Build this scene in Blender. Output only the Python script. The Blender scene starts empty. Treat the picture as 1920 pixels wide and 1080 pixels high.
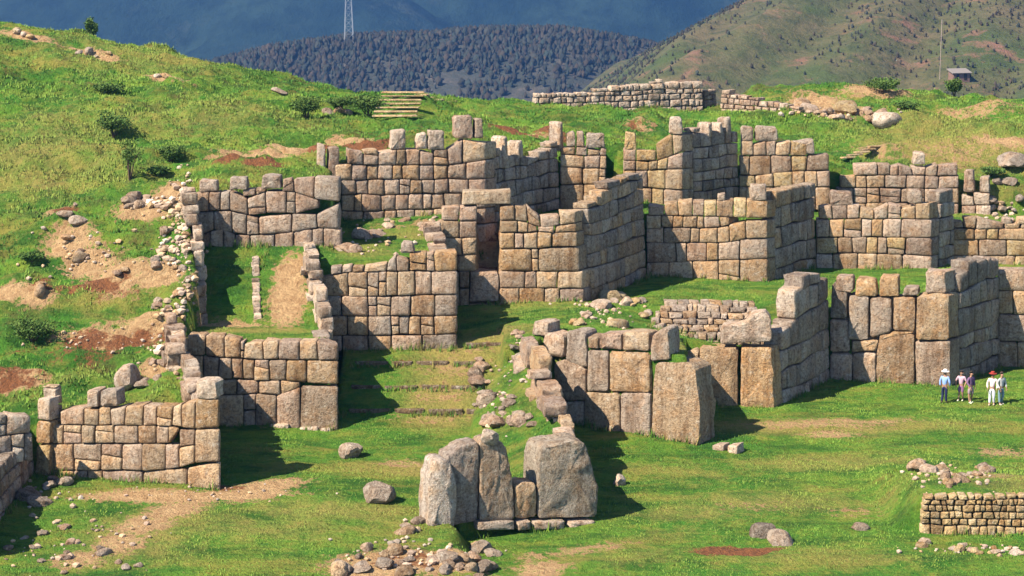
import bpy, bmesh, math, random
import numpy as np
from mathutils import Vector, noise as mnoise

random.seed(7); np.random.seed(7)
scene = bpy.context.scene
COL = scene.collection

# ------------------------------------------------------------------ camera
CAM_H = 27.0; PITCH = math.radians(11.0); FPX = 4000.0
cam_d = bpy.data.cameras.new('camera'); cam = bpy.data.objects.new('camera', cam_d); COL.objects.link(cam)
cam.location = (0, 0, CAM_H); cam.rotation_euler = (math.pi/2 - PITCH, 0, 0)
cam_d.sensor_width = 36.0; cam_d.lens = 36.0*FPX/1920.0
cam_d.clip_start = 0.5; cam_d.clip_end = 20000
scene.camera = cam

# ------------------------------------------------------------------ light
SUN_TRAVEL = Vector((1.0, 0.62, -1.22)).normalized()
sd = bpy.data.lights.new('sun', 'SUN'); sun = bpy.data.objects.new('sun', sd); COL.objects.link(sun)
sd.energy = 5.0; sd.angle = math.radians(0.5); sd.color = (1.0, 0.9, 0.74)
sun.rotation_euler = SUN_TRAVEL.to_track_quat('-Z', 'Y').to_euler(); sun.location = (-60, 40, 120)
world = bpy.data.worlds.new('World'); scene.world = world; world.use_nodes = True
wn = world.node_tree; wn.nodes.clear()
sky = wn.nodes.new('ShaderNodeTexSky'); sky.sky_type = 'NISHITA'; sky.sun_disc = False
sky.sun_elevation = math.asin(-SUN_TRAVEL.z)
sky.sun_rotation = math.atan2(-SUN_TRAVEL.x, -SUN_TRAVEL.y)
sky.altitude = 3700; sky.air_density = 1.0; sky.dust_density = 0.6; sky.ozone_density = 1.0
bg = wn.nodes.new('ShaderNodeBackground'); bg.inputs[1].default_value = 0.12
wo = wn.nodes.new('ShaderNodeOutputWorld')
wn.links.new(sky.outputs[0], bg.inputs[0]); wn.links.new(bg.outputs[0], wo.inputs[0])
scene.view_settings.view_transform = 'Standard'; scene.view_settings.look = 'None'
scene.view_settings.gamma = 1.0; scene.view_settings.exposure = 1.24
scene.view_settings.use_curve_mapping = False
scene.render.engine = 'CYCLES'
scene.cycles.max_bounces = 5; scene.cycles.diffuse_bounces = 1; scene.cycles.volume_bounces = 0
scene.cycles.use_denoising = True
scene.cycles.transparent_max_bounces = 4

# ------------------------------------------------------------------ geometry of the survey
CP, SP = math.cos(PITCH), math.sin(PITCH)
def ray(u, v):
    a = (u-960)/FPX; b = (v-540)/FPX
    return Vector((a, CP - b*SP, -SP - b*CP))
def W(u, v, z):
    d = ray(u, v); t = (z-CAM_H)/d.z
    return Vector((d.x*t, d.y*t, z))
def WY(u, v, Y):
    d = ray(u, v); t = Y/d.y
    return Vector((d.x*t, Y, CAM_H + d.z*t))

# ------------------------------------------------------------------ materials
def nt_mat(name):
    m = bpy.data.materials.new(name); m.use_nodes = True
    nt = m.node_tree; b = nt.nodes['Principled BSDF']
    b.inputs['Roughness'].default_value = 0.9
    if 'Specular IOR Level' in b.inputs: b.inputs['Specular IOR Level'].default_value = 0.15
    return m, nt, b
def N(nt, t, **kw):
    n = nt.nodes.new(t)
    for k, v in kw.items():
        if k.startswith('i_'):
            n.inputs[k[2:].replace('_', ' ')].default_value = v
        else: setattr(n, k, v)
    return n
def mixc(nt, fac, a, b, blend='MIX'):
    n = nt.nodes.new('ShaderNodeMix'); n.data_type = 'RGBA'; n.blend_type = blend
    for s, x in ((0, fac), (6, a), (7, b)):
        if hasattr(x, 'is_linked') or hasattr(x, 'links'): nt.links.new(x, n.inputs[s])
        else: n.inputs[s].default_value = x if s == 0 else (*x, 1.0)[:4]
    return n.outputs[2]
def ramp(nt, x, lo, hi):
    n = nt.nodes.new('ShaderNodeMapRange'); nt.links.new(x, n.inputs[0])
    n.inputs[1].default_value = lo; n.inputs[2].default_value = hi
    return n.outputs[0]
def noise_tex(nt, vec, scale, detail=4, rough=0.6):
    n = N(nt, 'ShaderNodeTexNoise'); n.inputs['Scale'].default_value = scale
    n.inputs['Detail'].default_value = detail; n.inputs['Roughness'].default_value = rough
    nt.links.new(vec, n.inputs['Vector']); return n

def stone_material(name, bump=0.6, lichen=True):
    m, nt, b = nt_mat(name)
    oi = N(nt, 'ShaderNodeObjectInfo'); geo = N(nt, 'ShaderNodeNewGeometry')
    off = N(nt, 'ShaderNodeVectorMath', operation='SCALE'); off.inputs['Scale'].default_value = 37.0
    cmb = N(nt, 'ShaderNodeCombineXYZ')
    for i in range(3): nt.links.new(oi.outputs['Random'], cmb.inputs[i])
    nt.links.new(cmb.outputs[0], off.inputs[0])
    add = N(nt, 'ShaderNodeVectorMath', operation='ADD')
    nt.links.new(geo.outputs['Position'], add.inputs[0]); nt.links.new(off.outputs[0], add.inputs[1])
    P = add.outputs[0]
    n1 = noise_tex(nt, P, 1.3, 5, 0.65); n2 = noise_tex(nt, P, 7.0, 5, 0.7); n3 = noise_tex(nt, P, 28.0, 3, 0.6)
    base = oi.outputs['Color']; c = base
    def mul(x, k):
        q = N(nt, 'ShaderNodeMath', operation='MULTIPLY'); nt.links.new(x, q.inputs[0]); q.inputs[1].default_value = k; return q.outputs[0]
    n4 = noise_tex(nt, P, 3.4, 6, 0.75); n5 = noise_tex(nt, P, 15.0, 4, 0.7)
    c = mixc(nt, mul(ramp(nt, n1.outputs[0], 0.46, 0.66), .6), c, (1.08, 0.82, 0.56), 'MULTIPLY')          # iron stain
    if lichen: c = mixc(nt, mul(ramp(nt, n4.outputs[0], 0.53, 0.66), .55), c, (0.53, 0.47, 0.385))          # pale lichen
    # rain streaks run down over whole walls, across the joints
    sm_ = N(nt, 'ShaderNodeVectorMath', operation='MULTIPLY'); sm_.inputs[1].default_value = (1.5, 1.5, .22); nt.links.new(geo.outputs['Position'], sm_.inputs[0])
    ns = noise_tex(nt, sm_.outputs[0], 1.0, 6, 0.7)
    c = mixc(nt, mul(ramp(nt, ns.outputs[0], 0.48, 0.64), .75), c, (0.46, 0.38, 0.32), 'MULTIPLY')
    c = mixc(nt, mul(ramp(nt, n2.outputs[0], 0.50, 0.60), .7), c, (0.38, 0.33, 0.30), 'MULTIPLY')          # dark lichen
    c = mixc(nt, mul(ramp(nt, n5.outputs[0], 0.60, 0.66), .7), c, (0.30, 0.27, 0.25), 'MULTIPLY')           # black specks
    c = mixc(nt, mul(ramp(nt, n5.outputs[0], 0.40, 0.33), .35), c, (0.58, 0.54, 0.47))                       # white specks
    fine = N(nt, 'ShaderNodeMapRange'); nt.links.new(n3.outputs[0], fine.inputs[0])
    fine.inputs[1].default_value = 0.3; fine.inputs[2].default_value = 0.7; fine.inputs[3].default_value = 0.72; fine.inputs[4].default_value = 1.22
    fc = N(nt, 'ShaderNodeCombineColor')
    for i in range(3): nt.links.new(fine.outputs[0], fc.inputs[i])
    c = mixc(nt, 1.0, c, fc.outputs[0], 'MULTIPLY')
    nt.links.new(c, b.inputs['Base Color'])
    sm = N(nt, 'ShaderNodeMath', operation='ADD'); nt.links.new(n2.outputs[0], sm.inputs[0]); nt.links.new(n5.outputs[0], sm.inputs[1])
    bp = N(nt, 'ShaderNodeBump'); bp.inputs['Strength'].default_value = bump; bp.inputs['Distance'].default_value = 0.16
    nt.links.new(sm.outputs[0], bp.inputs['Height']); nt.links.new(bp.outputs[0], b.inputs['Normal'])
    return m
M_STONE = stone_material('ashlar_stone', 0.7)
M_ROCK = stone_material('field_rock', 0.9)

def plain(name, col, rough=0.85, var=0.25, scale=12):
    m, nt, b = nt_mat(name); b.inputs['Roughness'].default_value = rough
    g = N(nt, 'ShaderNodeNewGeometry'); n = noise_tex(nt, g.outputs['Position'], scale, 3)
    lo = tuple(max(0, x*(1-var)) for x in col); hi = tuple(min(1, x*(1+var)) for x in col)
    nt.links.new(mixc(nt, n.outputs[0], lo, hi), b.inputs['Base Color'])
    return m

def ground_material():
    m, nt, b = nt_mat('turf_and_soil'); b.inputs['Roughness'].default_value = 0.97
    g = N(nt, 'ShaderNodeNewGeometry'); P = g.outputs['Position']
    aD = N(nt, 'ShaderNodeAttribute', attribute_name='dirt'); aY = N(nt, 'ShaderNodeAttribute', attribute_name='dry'); aR = N(nt, 'ShaderNodeAttribute', attribute_name='rust')
    nb = noise_tex(nt, P, 0.16, 5, 0.65); nm = noise_tex(nt, P, 0.8, 6, 0.75); nf = noise_tex(nt, P, 5.5, 5, 0.75); nz = noise_tex(nt, P, 2.6, 5, 0.75); no = noise_tex(nt, P, 0.38, 6, 0.7)
    lush = (0.066, 0.200, 0.022); mid = (0.125, 0.255, 0.028); dry = (0.35, 0.28, 0.08)
    c = mixc(nt, ramp(nt, nb.outputs[0], 0.40, 0.58), lush, mid)
    c = mixc(nt, ramp(nt, nm.outputs[0], 0.46, 0.70), c, (0.265, 0.29, 0.042))
    aH = N(nt, 'ShaderNodeAttribute', attribute_name='wild')
    ol = N(nt, 'ShaderNodeMath', operation='MULTIPLY'); nt.links.new(ramp(nt, no.outputs[0], 0.50, 0.64), ol.inputs[0]); nt.links.new(aH.outputs['Fac'], ol.inputs[1])
    c = mixc(nt, ol.outputs[0], c, (0.115, 0.085, 0.032))
    mp = N(nt, 'ShaderNodeVectorMath', operation='MULTIPLY'); mp.inputs[1].default_value = (.45, 1.15, 1.0); nt.links.new(P, mp.inputs[0])
    ms = noise_tex(nt, mp.outputs[0], 0.62, 7, 0.72); md = N(nt, 'ShaderNodeMath', operation='MULTIPLY'); nt.links.new(ramp(nt, ms.outputs[0], 0.47, 0.60), md.inputs[0]); md.inputs[1].default_value = .8
    c = mixc(nt, md.outputs[0], c, (0.030, 0.105, 0.014))
    mq = noise_tex(nt, mp.outputs[0], 0.30, 6, 0.7); me_ = N(nt, 'ShaderNodeMath', operation='MULTIPLY'); nt.links.new(ramp(nt, mq.outputs[0], 0.52, 0.66), me_.inputs[0]); me_.inputs[1].default_value = .85
    c = mixc(nt, me_.outputs[0], c, (0.30, 0.26, 0.055))
    # dry straw
    def breakup(attr, nz_out, w, lo, hi):
        ad = N(nt, 'ShaderNodeMath', operation='MULTIPLY_ADD'); nt.links.new(nz_out, ad.inputs[0]); ad.inputs[1].default_value = w
        nt.links.new(attr, ad.inputs[2]); return ramp(nt, ad.outputs[0], lo+w*0.5, hi+w*0.5)
    c = mixc(nt, breakup(aY.outputs['Fac'], nm.outputs[0], 1.3, 0.25, 0.95), c, dry)
    # dark tufts
    dk = N(nt, 'ShaderNodeMath', operation='MULTIPLY'); nt.links.new(ramp(nt, nf.outputs[0], 0.50, 0.68), dk.inputs[0]); dk.inputs[1].default_value = 0.45
    c = mixc(nt, dk.outputs[0], c, (0.38, 0.42, 0.34), 'MULTIPLY')
    # soil
    soil = mixc(nt, ramp(nt, nz.outputs[0], 0.35, 0.7), (0.62, 0.41, 0.21), (0.32, 0.175, 0.08))
    c = mixc(nt, breakup(aD.outputs['Fac'], nz.outputs[0], 2.4, 0.34, 0.58), c, soil)
    rus = mixc(nt, ramp(nt, nf.outputs[0], 0.4, 0.7), (0.28, 0.11, 0.045), (0.10, 0.05, 0.03))
    c = mixc(nt, breakup(aR.outputs['Fac'], nm.outputs[0], 2.4, 0.42, 0.62), c, rus)
    nt.links.new(c, b.inputs['Base Color'])
    sm = N(nt, 'ShaderNodeMath', operation='ADD'); nt.links.new(nf.outputs[0], sm.inputs[0]); nt.links.new(nz.outputs[0], sm.inputs[1])
    bp = N(nt, 'ShaderNodeBump'); bp.inputs['Strength'].default_value = 1.0; bp.inputs['Distance'].default_value = 0.35
    nt.links.new(sm.outputs[0], bp.inputs['Height']); nt.links.new(bp.outputs[0], b.inputs['Normal'])
    return m
M_GROUND = ground_material()

# ------------------------------------------------------------------ terrain
def xy(p): return (p.x, p.y)
BANK = 1.0
# plan points of the wall lines (foot of each face)
cF0a = W(-60, 1040, 0.9); cF0b = W(66, 890, 1.0); cF0c = W(412, 914, 1.0)
cF1a = W(338, 797, 1.0); cF1b = W(634, 803, 1.0)
cW2a0 = W(602, 642, 3.5); cW2a1 = W(858, 642, 3.5)
cW2b0 = W(834, 562, 4.4); cW2b1 = W(1095, 559, 4.4)
cW2c0 = W(1212, 523, 4.0); cW2c1 = W(1440, 527, 4.0)
cW2d0 = W(1530, 502, 4.0); cW2d1 = W(1748, 506, 4.0)
cW2e0 = W(1790, 494, 4.0); cW2e1 = W(2050, 497, 4.0)
def atY(u, Y, z):                       # plan point seen in column u at distance Y and height z
    d = ray(u, 540); v = 540
    for _ in range(6):
        a = (u-960)/FPX
        # depth along view axis
        depth = Y*CP - (z-CAM_H)*SP
    return Vector((a*depth, Y, z))
cW3a0 = atY(366, 109.3, 8); cW3a1 = atY(637, 109.3, 8)
cW3m0 = atY(640, 115.4, 8.2); cW3m1 = atY(911, 117.0, 8.2)
cW3n0 = atY(1050, 123, 8); cW3n1 = atY(1138, 123, 8)
cW3c0 = atY(1168, 126.8, 7.8); cW3c1 = atY(1281, 126.6, 7.8)
cW3d0 = atY(1385, 129.8, 7.8); cW3d1 = atY(1557, 129.6, 7.8)
cW3e0 = atY(1562, 131.0, 7.8); cW3e1 = atY(1798, 130.6, 7.8)
cW3f1 = atY(1858, 130.0, 7.8)
cLw0 = W(390, 602, 5.2)                 # front end of the left stair wall
cR10 = W(622, 612, 5.2)                 # front end of the right stair wall
cM0 = W(806, 1000, 0.3); cM1 = W(1118, 976, 0.0)       # megalith front
cC0 = W(1035, 790, 0.1); cC1 = W(1312, 836, 0.0)       # middle lower wall
cD0 = W(1310, 762, 0.0); cD1 = W(1452, 766, 0.0)
cE0 = W(1556, 712, 0.0); cE1 = W(1782, 726, 0.0)
cF2 = W(1874, 690, 0.0); cF3 = W(2080, 700, 0.0)
cRc = WY(1000, 640, 101.5)              # inner end of bastion side wall
SH = (-0.50, 0.66)
def sh(*pts): return [(p.x+SH[0], p.y+SH[1]) for p in pts]
BACK = 700.0
POLY_T2 = [(cF1b.x-0.3, 99.0)] + [(cW2a1.x+1.6, 99.2)] + [(cRc.x, 100.6)] + sh(cC0, cC1) + [(cC1.x-.2, cD0.y+.66)] + sh(cD0, cD1, cE0, cE1, cF2, cF3) + [(90, cF3.y), (90, BACK), (cF1b.x-0.3, BACK)]
POLY_M = [(cW2a1.x+1.9, 102)] + [(W(888, 790, 1.2).x, W(888, 790, 1.2).y)] + [(cM0.x+1.0, cM0.y+1.2)] + [(cM0.x+1.2, cM0.y+.7), (cM1.x-.5, cM1.y+.6)] + [(cM1.x-.5, cM1.y+2.0)] + [(cRc.x-.45, cRc.y)] + [(cRc.x-.4, 103.5)]
POLY_T3 = sh(cW2a0, cW2a1) + [(cW2b0.x-.5, cW2b0.y+.4)] + sh(cW2b0, cW2b1, cW2c0, cW2c1, cW2d0, cW2d1, cW2e0, cW2e1) + [(90, cW2e1.y+.4), (90, BACK), (cW2a0.x-.3, BACK)]
POLY_S = [(cF1a.x-.2, cF1a.y+.42), (cF1b.x-.35, cF1b.y+.42), (cR10.x-.4, cR10.y), (cW2a0.x-.45, cW2a0.y+.4), (cW3a1.x, cW3a1.y+.6), (cW3a0.x-.3, cW3a0.y+.6), (cLw0.x-.4, cLw0.y), (cF1a.x-.5, cF1a.y+2)]
POLY_H = sh(cF0a, cF0b, cF0c) + [(cF0c.x-.45, cF0c.y+1)] + [(cF1a.x-.45, cF1a.y)] + [(cLw0.x-.45, cLw0.y)] + sh(cW3a0, cW3a1, cW3m0, cW3m1, cW3n0, cW3n1) + [(cW3n1.x-.1, cW3c0.y+3.5), (cW3c0.x+.1, cW3c0.y+3.5)] + sh(cW3c0, cW3c1, cW3d0, cW3d1, cW3e0, cW3e1, cW3f1) + [(cW3f1.x+1.5, 130.2), (90, 128.3), (900, 128.3), (900, 900), (-900, 900), (-900, cF0a.y), (-60, cF0a.y-2)]

def in_poly(x, y, poly):
    inside = np.zeros(x.shape, bool); n = len(poly)
    for i in range(n):
        x1, y1 = poly[i]; x2, y2 = poly[(i+1) % n]
        if y1 == y2: continue
        c = ((y1 > y) != (y2 > y)) & (x < (x2-x1)*(y-y1)/(y2-y1)+x1)
        inside ^= c
    return inside
class TPS:
    def __init__(s, pts, lam=0.05):
        P = np.array([(p[0], p[1]) for p in pts])/20.0; z = np.array([p[2] for p in pts]); n = len(P)
        K = s.k(P, P) + lam*np.eye(n); A = np.zeros((n+3, n+3)); A[:n, :n] = K
        A[:n, n] = 1; A[:n, n+1:] = P; A[n, :n] = 1; A[n+1:, :n] = P.T
        s.w = np.linalg.solve(A, np.concatenate([z, np.zeros(3)])); s.P = P
    def k(s, a, b):
        r2 = ((a[:, None, :]-b[None, :, :])**2).sum(-1); return 0.5*r2*np.log(r2+1e-9)
    def __call__(s, x, y):
        Q = np.stack([x.ravel(), y.ravel()], 1)/20.0; out = np.empty(len(Q)); n = len(s.P)
        for i in range(0, len(Q), 40000):
            q = Q[i:i+40000]; out[i:i+40000] = s.k(q, s.P)@s.w[:n] + s.w[n] + q@s.w[n+1:]
        return out.reshape(x.shape)
def tp(lst): return [tuple(W(*p)) for p in lst]
T1 = TPS(tp([(1200,900,0),(1400,1000,0),(1600,920,0),(1150,1070,-.15),(1560,714,.1),(1320,768,.05),(1100,815,.15),(1330,835,0),(1500,820,0),(1700,745,0),(1850,770,.05),(1950,740,.1),(1900,1000,0),(1900,1075,-.1),(1500,1075,-.1),(1000,1000,-.05),(1120,980,0)])
     + [(-60,80,-.6),(60,80,-.4),(60,110,.3),(0,60,-1.5),(-40,100,.6),(-10,96,0),(0,101,0.0)])
T2 = TPS(tp([(870,600,3.8),(950,590,4.0),(900,572,4.3),(650,645,3.5),(880,640,3.5),(1000,572,4.3),(1200,540,4),(1450,522,4),(1600,512,4),(1900,505,4),
     (1160,585,4.7),(1060,625,4.4),(1200,615,4.5),(1250,640,2.9),(1330,646,2.7),(1440,650,2.7),(1300,574,4.1),(1420,574,4.1),(1320,610,3.3),(1400,610,3.3),(1120,640,4.4)]) + [(20,113,3.6),(30,114,4),(13,107.6,2.9),(4,101.5,4.5),(40,120,4),(40,127,4)])
TM = TPS(tp([(960,700,3.3),(1000,650,4.1),(985,825,2.0),(930,780,2.2),(1040,800,2.4),(900,690,2.7),(895,780,1.5),(940,650,3.6),(1020,740,3.2)]))
TH = TPS([tuple(WY(u, v, Y)) for u, v, Y in [(0,45,150),(180,70,148),(400,120,145),(560,150,143),(700,172,142),(0,200,130),(300,200,128),(0,330,116),(300,320,114.5),
     (860,186,144),(700,250,125),(500,285,117.5),(560,230,127),(420,250,122),(760,224,133.5),(800,178,139),(1000,196,146),(1150,203,147),(1350,210,147),(1500,205,146),(1600,164,156),(1450,160,157),(1750,190,150),(1920,186,152),(1900,240,140),(1700,260,138),(1500,235,139.5),(1200,225,137.5),(1000,228,132),(940,246,126),(760,262,121),(1150,300,128),(1700,290,134.5)]]
     + tp([(0,450,8.6),(0,560,6.5),(300,560,6.5),(0,650,4.8),(300,645,5),(150,450,8.8),(300,450,9.0),(0,742,3.4),(200,725,4.0),(380,725,4.3),(330,690,4.7),(120,770,3.6)])
     + [(31,128.5,6.9),(31,131,7.8),(31,134.5,9.3),(31,137.5,10.6),(45,129,7.2),(45,140,11.5),(-60,110,10),(-60,150,19),(60,150,12.5)])
def sstep(x, a, b):
    t = np.clip((x-a)/(b-a), 0, 1); return t*t*(3-2*t)
# edge of the left bank, from the megaliths towards the viewer
B0 = W(868, 1000, .3); B1 = W(925, 1085, .3)
RISERS = [W(700, v, 1.0+2.5*(795-v)/155).y for v in (768, 719, 671)] + [W(900, 646, 3.3).y]
YW0 = W(1725, 998, 0.0); YW1 = W(1990, 1000, 0.0)       # yellow rubble wall foot
def value_noise(x, y, f, seed):
    xi = np.floor(x*f).astype(int); yi = np.floor(y*f).astype(int); fx = x*f-xi; fy = y*f-yi
    def h(a, b):
        v = np.sin(a*127.1+b*311.7+seed*74.7)*43758.5453; return v-np.floor(v)
    fx = fx*fx*(3-2*fx); fy = fy*fy*(3-2*fy)
    return (h(xi, yi)*(1-fx)+h(xi+1, yi)*fx)*(1-fy)+(h(xi, yi+1)*(1-fx)+h(xi+1, yi+1)*fx)*fy-0.5
def zones(x, y):
    z = np.ones(x.shape, int)
    z[in_poly(x, y, POLY_T2)] = 2
    z[in_poly(x, y, POLY_M)] = 5
    z[in_poly(x, y, POLY_T3) & (z != 5)] = 3
    z[in_poly(x, y, POLY_S)] = 4
    z[in_poly(x, y, POLY_H)] = 6
    # the doorway passage in the second tier and the gap in the third
    dx = cW2b0.x+0.78
    z[(np.abs(x-W(916, 508, 5.5).x) < 0.62) & (y > 112) & (y < 118) & (z == 3)] = 7
    return z
def zfun(x, y):
    x = np.asarray(x, float); y = np.asarray(y, float)
    zn = zones(x, y); out = np.zeros(x.shape)
    # T1 : lawn + left bank
    m = zn == 1
    if m.any():
        X, Y = x[m], y[m]; base = np.clip(T1(X, Y), -1.5, 2.0)
        ex = B0.x + (Y-B0.y)*(B1.x-B0.x)/(B1.y-B0.y)
        ex = np.where(Y > B0.y, np.where(Y < 98, cM0.x+.9+(Y-B0.y)*.25, cW2a1.x+2.2), ex)
        ex = ex + value_noise(X, Y, .9, 3)*.5
        bank = 1-sstep(X, ex-.9, ex+.2)
        zb = BANK + np.where(Y < 89, (Y-89)*.045, 0) + .25*value_noise(X, Y, .25, 4)
        zb = np.maximum(zb, -1.2)
        zr = np.full(X.shape, 0.0)
        for i, r in enumerate(RISERS):
            zr += .22*sstep(Y, r-.10, r+.06)
        zr += np.clip((Y-RISERS[0])+1.5, 0, 8)*.205
        ok = (X > cF1b.x-.4) & (X < cW2a1.x+2.2)
        zb = zb + np.where(ok, zr, 0)
        zl = np.where(np.abs(base) < 9, base, 0)
        v = zl*(1-bank) + zb*bank
        # mound retained by the yellow rubble wall
        mr = 1.5*(1-sstep(Y, 86.5, 97.0))*sstep(X, YW0.x-1.3, YW0.x+.5)*(Y > YW0.y+.42)
        pit = W(1706, 880, .6)
        out[m] = v+mr-1.3*np.clip(1.25-np.hypot((X-pit.x)/.8, (Y-pit.y)/1.1), 0, 1)
    m = zn == 2
    if m.any():
        X, Y = x[m], y[m]; v = T2(X, Y)
        zr = BANK + sum(.22*sstep(Y, r-.10, r+.06) for r in RISERS) + np.clip((Y-RISERS[0])+1.5, 0, 8)*.205
        zr = np.where(Y > 108.2, 1e3, zr)
        ok = (X < cW2a1.x+2.3) & (Y < 108.2)
        out[m] = np.where(ok, np.minimum(zr, 3.6), np.clip(v, 2.6, 5))
    m = zn == 3
    if m.any():
        X, Y = x[m], y[m]
        v = np.where(X < -2.2, 7.5+np.clip(Y-107, 0, 9)*.11, np.interp(X, [0, 8, 14, 20, 40], [7.75, 7.6, 7.1, 6.4, 6.3])) + .2*value_noise(X, Y, .5, 9)
        out[m] = v
    m = zn == 4
    if m.any():
        X, Y = x[m], y[m]; k = np.clip((Y-103.3)/(109-103.3), 0, 1)*8; ks = np.floor(k)+sstep(k-np.floor(k), .55, .95)
        out[m] = 5.0 + 2.95*np.where(X < atY(484, 106, 6.5).x, ks/8, k/8)
    m = zn == 5
    if m.any(): out[m] = np.clip(TM(x[m], y[m]), 1.0, 4.6)
    m = zn == 6
    if m.any():
        X, Y = x[m], y[m]; v = TH(np.clip(X, -110, 110), np.clip(Y, 80, 165))
        v = np.clip(v, 1, 22)
        yc = np.interp(X, [-60, -36, -28, -20, -14, -9, -3.6, 1.5, 8, 15.5, 18, 25, 36, 60], [150, 148, 146, 143.5, 141.5, 140, 142, 146, 147.5, 148, 155, 155, 151, 151])
        v -= np.clip(Y-yc, 0, None)**1.5*.085 + np.clip(np.abs(X)-60, 0, None)*.05
        out[m] = np.maximum(v, -95)
    m = zn == 7
    if m.any(): out[m] = 5.35 + np.floor(np.clip(y[m]-113.4, 0, 5)/.55)*.26
    # relief
    amp = np.where(zn == 6, .62, np.where(zn == 4, .08, .22))
    near = (zn != 7)
    r = value_noise(x, y, .33, 1)*1.0 + value_noise(x, y, .9, 2)*.5 + value_noise(x, y, 2.3, 5)*.28
    rough = np.where(zn == 6, 1.0, .75)
    r = r + np.where(zn == 6, 1.1*value_noise(x*.3, y, 1.1, 6)+.7*value_noise(x*.5, y, 2.4, 7), .35*value_noise(x*.3, y, 1.3, 6))
    out = out + near*amp*r*rough
    return out
def ground_z(x, y): return float(zgrid(np.array([x]), np.array([y]))[0])
def spaced(segs):
    out = []
    for a, b, d in segs: out += list(np.arange(a, b, d))
    return np.array(out)
gx = spaced([(-1500,-300,100),(-300,-90,14),(-90,-44,2.0),(-44,44,.2),(44,90,2.0),(90,300,14),(300,1501,100)])
gy = spaced([(-500,40,60),(40,74,2.0),(74,134,.2),(134,160,.35),(160,200,2.0),(200,420,15),(420,600,60)])
GX, GY = np.meshgrid(gx, gy)
GZ = zfun(GX, GY)
nx, ny = len(gx), len(gy)
verts = np.stack([GX.ravel(), GY.ravel(), GZ.ravel()], 1)
ii = (np.arange(ny-1)[:, None]*nx + np.arange(nx-1)[None, :]).ravel()
quads = np.stack([ii, ii+1, ii+nx+1, ii+nx], 1)
def zgrid(x, y):
    x = np.asarray(x, float); y = np.asarray(y, float)
    i = np.clip(np.searchsorted(gx, x)-1, 0, nx-2); j = np.clip(np.searchsorted(gy, y)-1, 0, ny-2)
    fx = np.clip((x-gx[i])/(gx[i+1]-gx[i]), 0, 1); fy = np.clip((y-gy[j])/(gy[j+1]-gy[j]), 0, 1)
    return (GZ[j, i]*(1-fx)+GZ[j, i+1]*fx)*(1-fy)+(GZ[j+1, i]*(1-fx)+GZ[j+1, i+1]*fx)*fy
YM = np.arange(70, 165, .05)
def G(u, v):
    d = ray(u, v); t = YM/d.y; X = d.x*t; Z = CAM_H + d.z*t; g = zgrid(X, YM); hit = np.nonzero(Z <= g)[0]
    i = hit[0] if len(hit) else len(YM)-1
    if not len(hit): i = int(np.argmin(Z-g))
    return Vector((float(X[i]), float(YM[i]), float(g[i])))
def mesh_np(name, v, f):
    me = bpy.data.meshes.new(name); k = f.shape[1]
    me.vertices.add(len(v)); me.vertices.foreach_set('co', v.astype(np.float32).ravel())
    me.loops.add(f.size); me.loops.foreach_set('vertex_index', f.astype(np.int32).ravel())
    me.polygons.add(len(f)); me.polygons.foreach_set('loop_start', np.arange(0, f.size, k, dtype=np.int32))
    me.update(calc_edges=True); return me
gm = mesh_np('ground', verts, quads); gm.polygons.foreach_set('use_smooth', np.ones(len(quads), bool))
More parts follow.
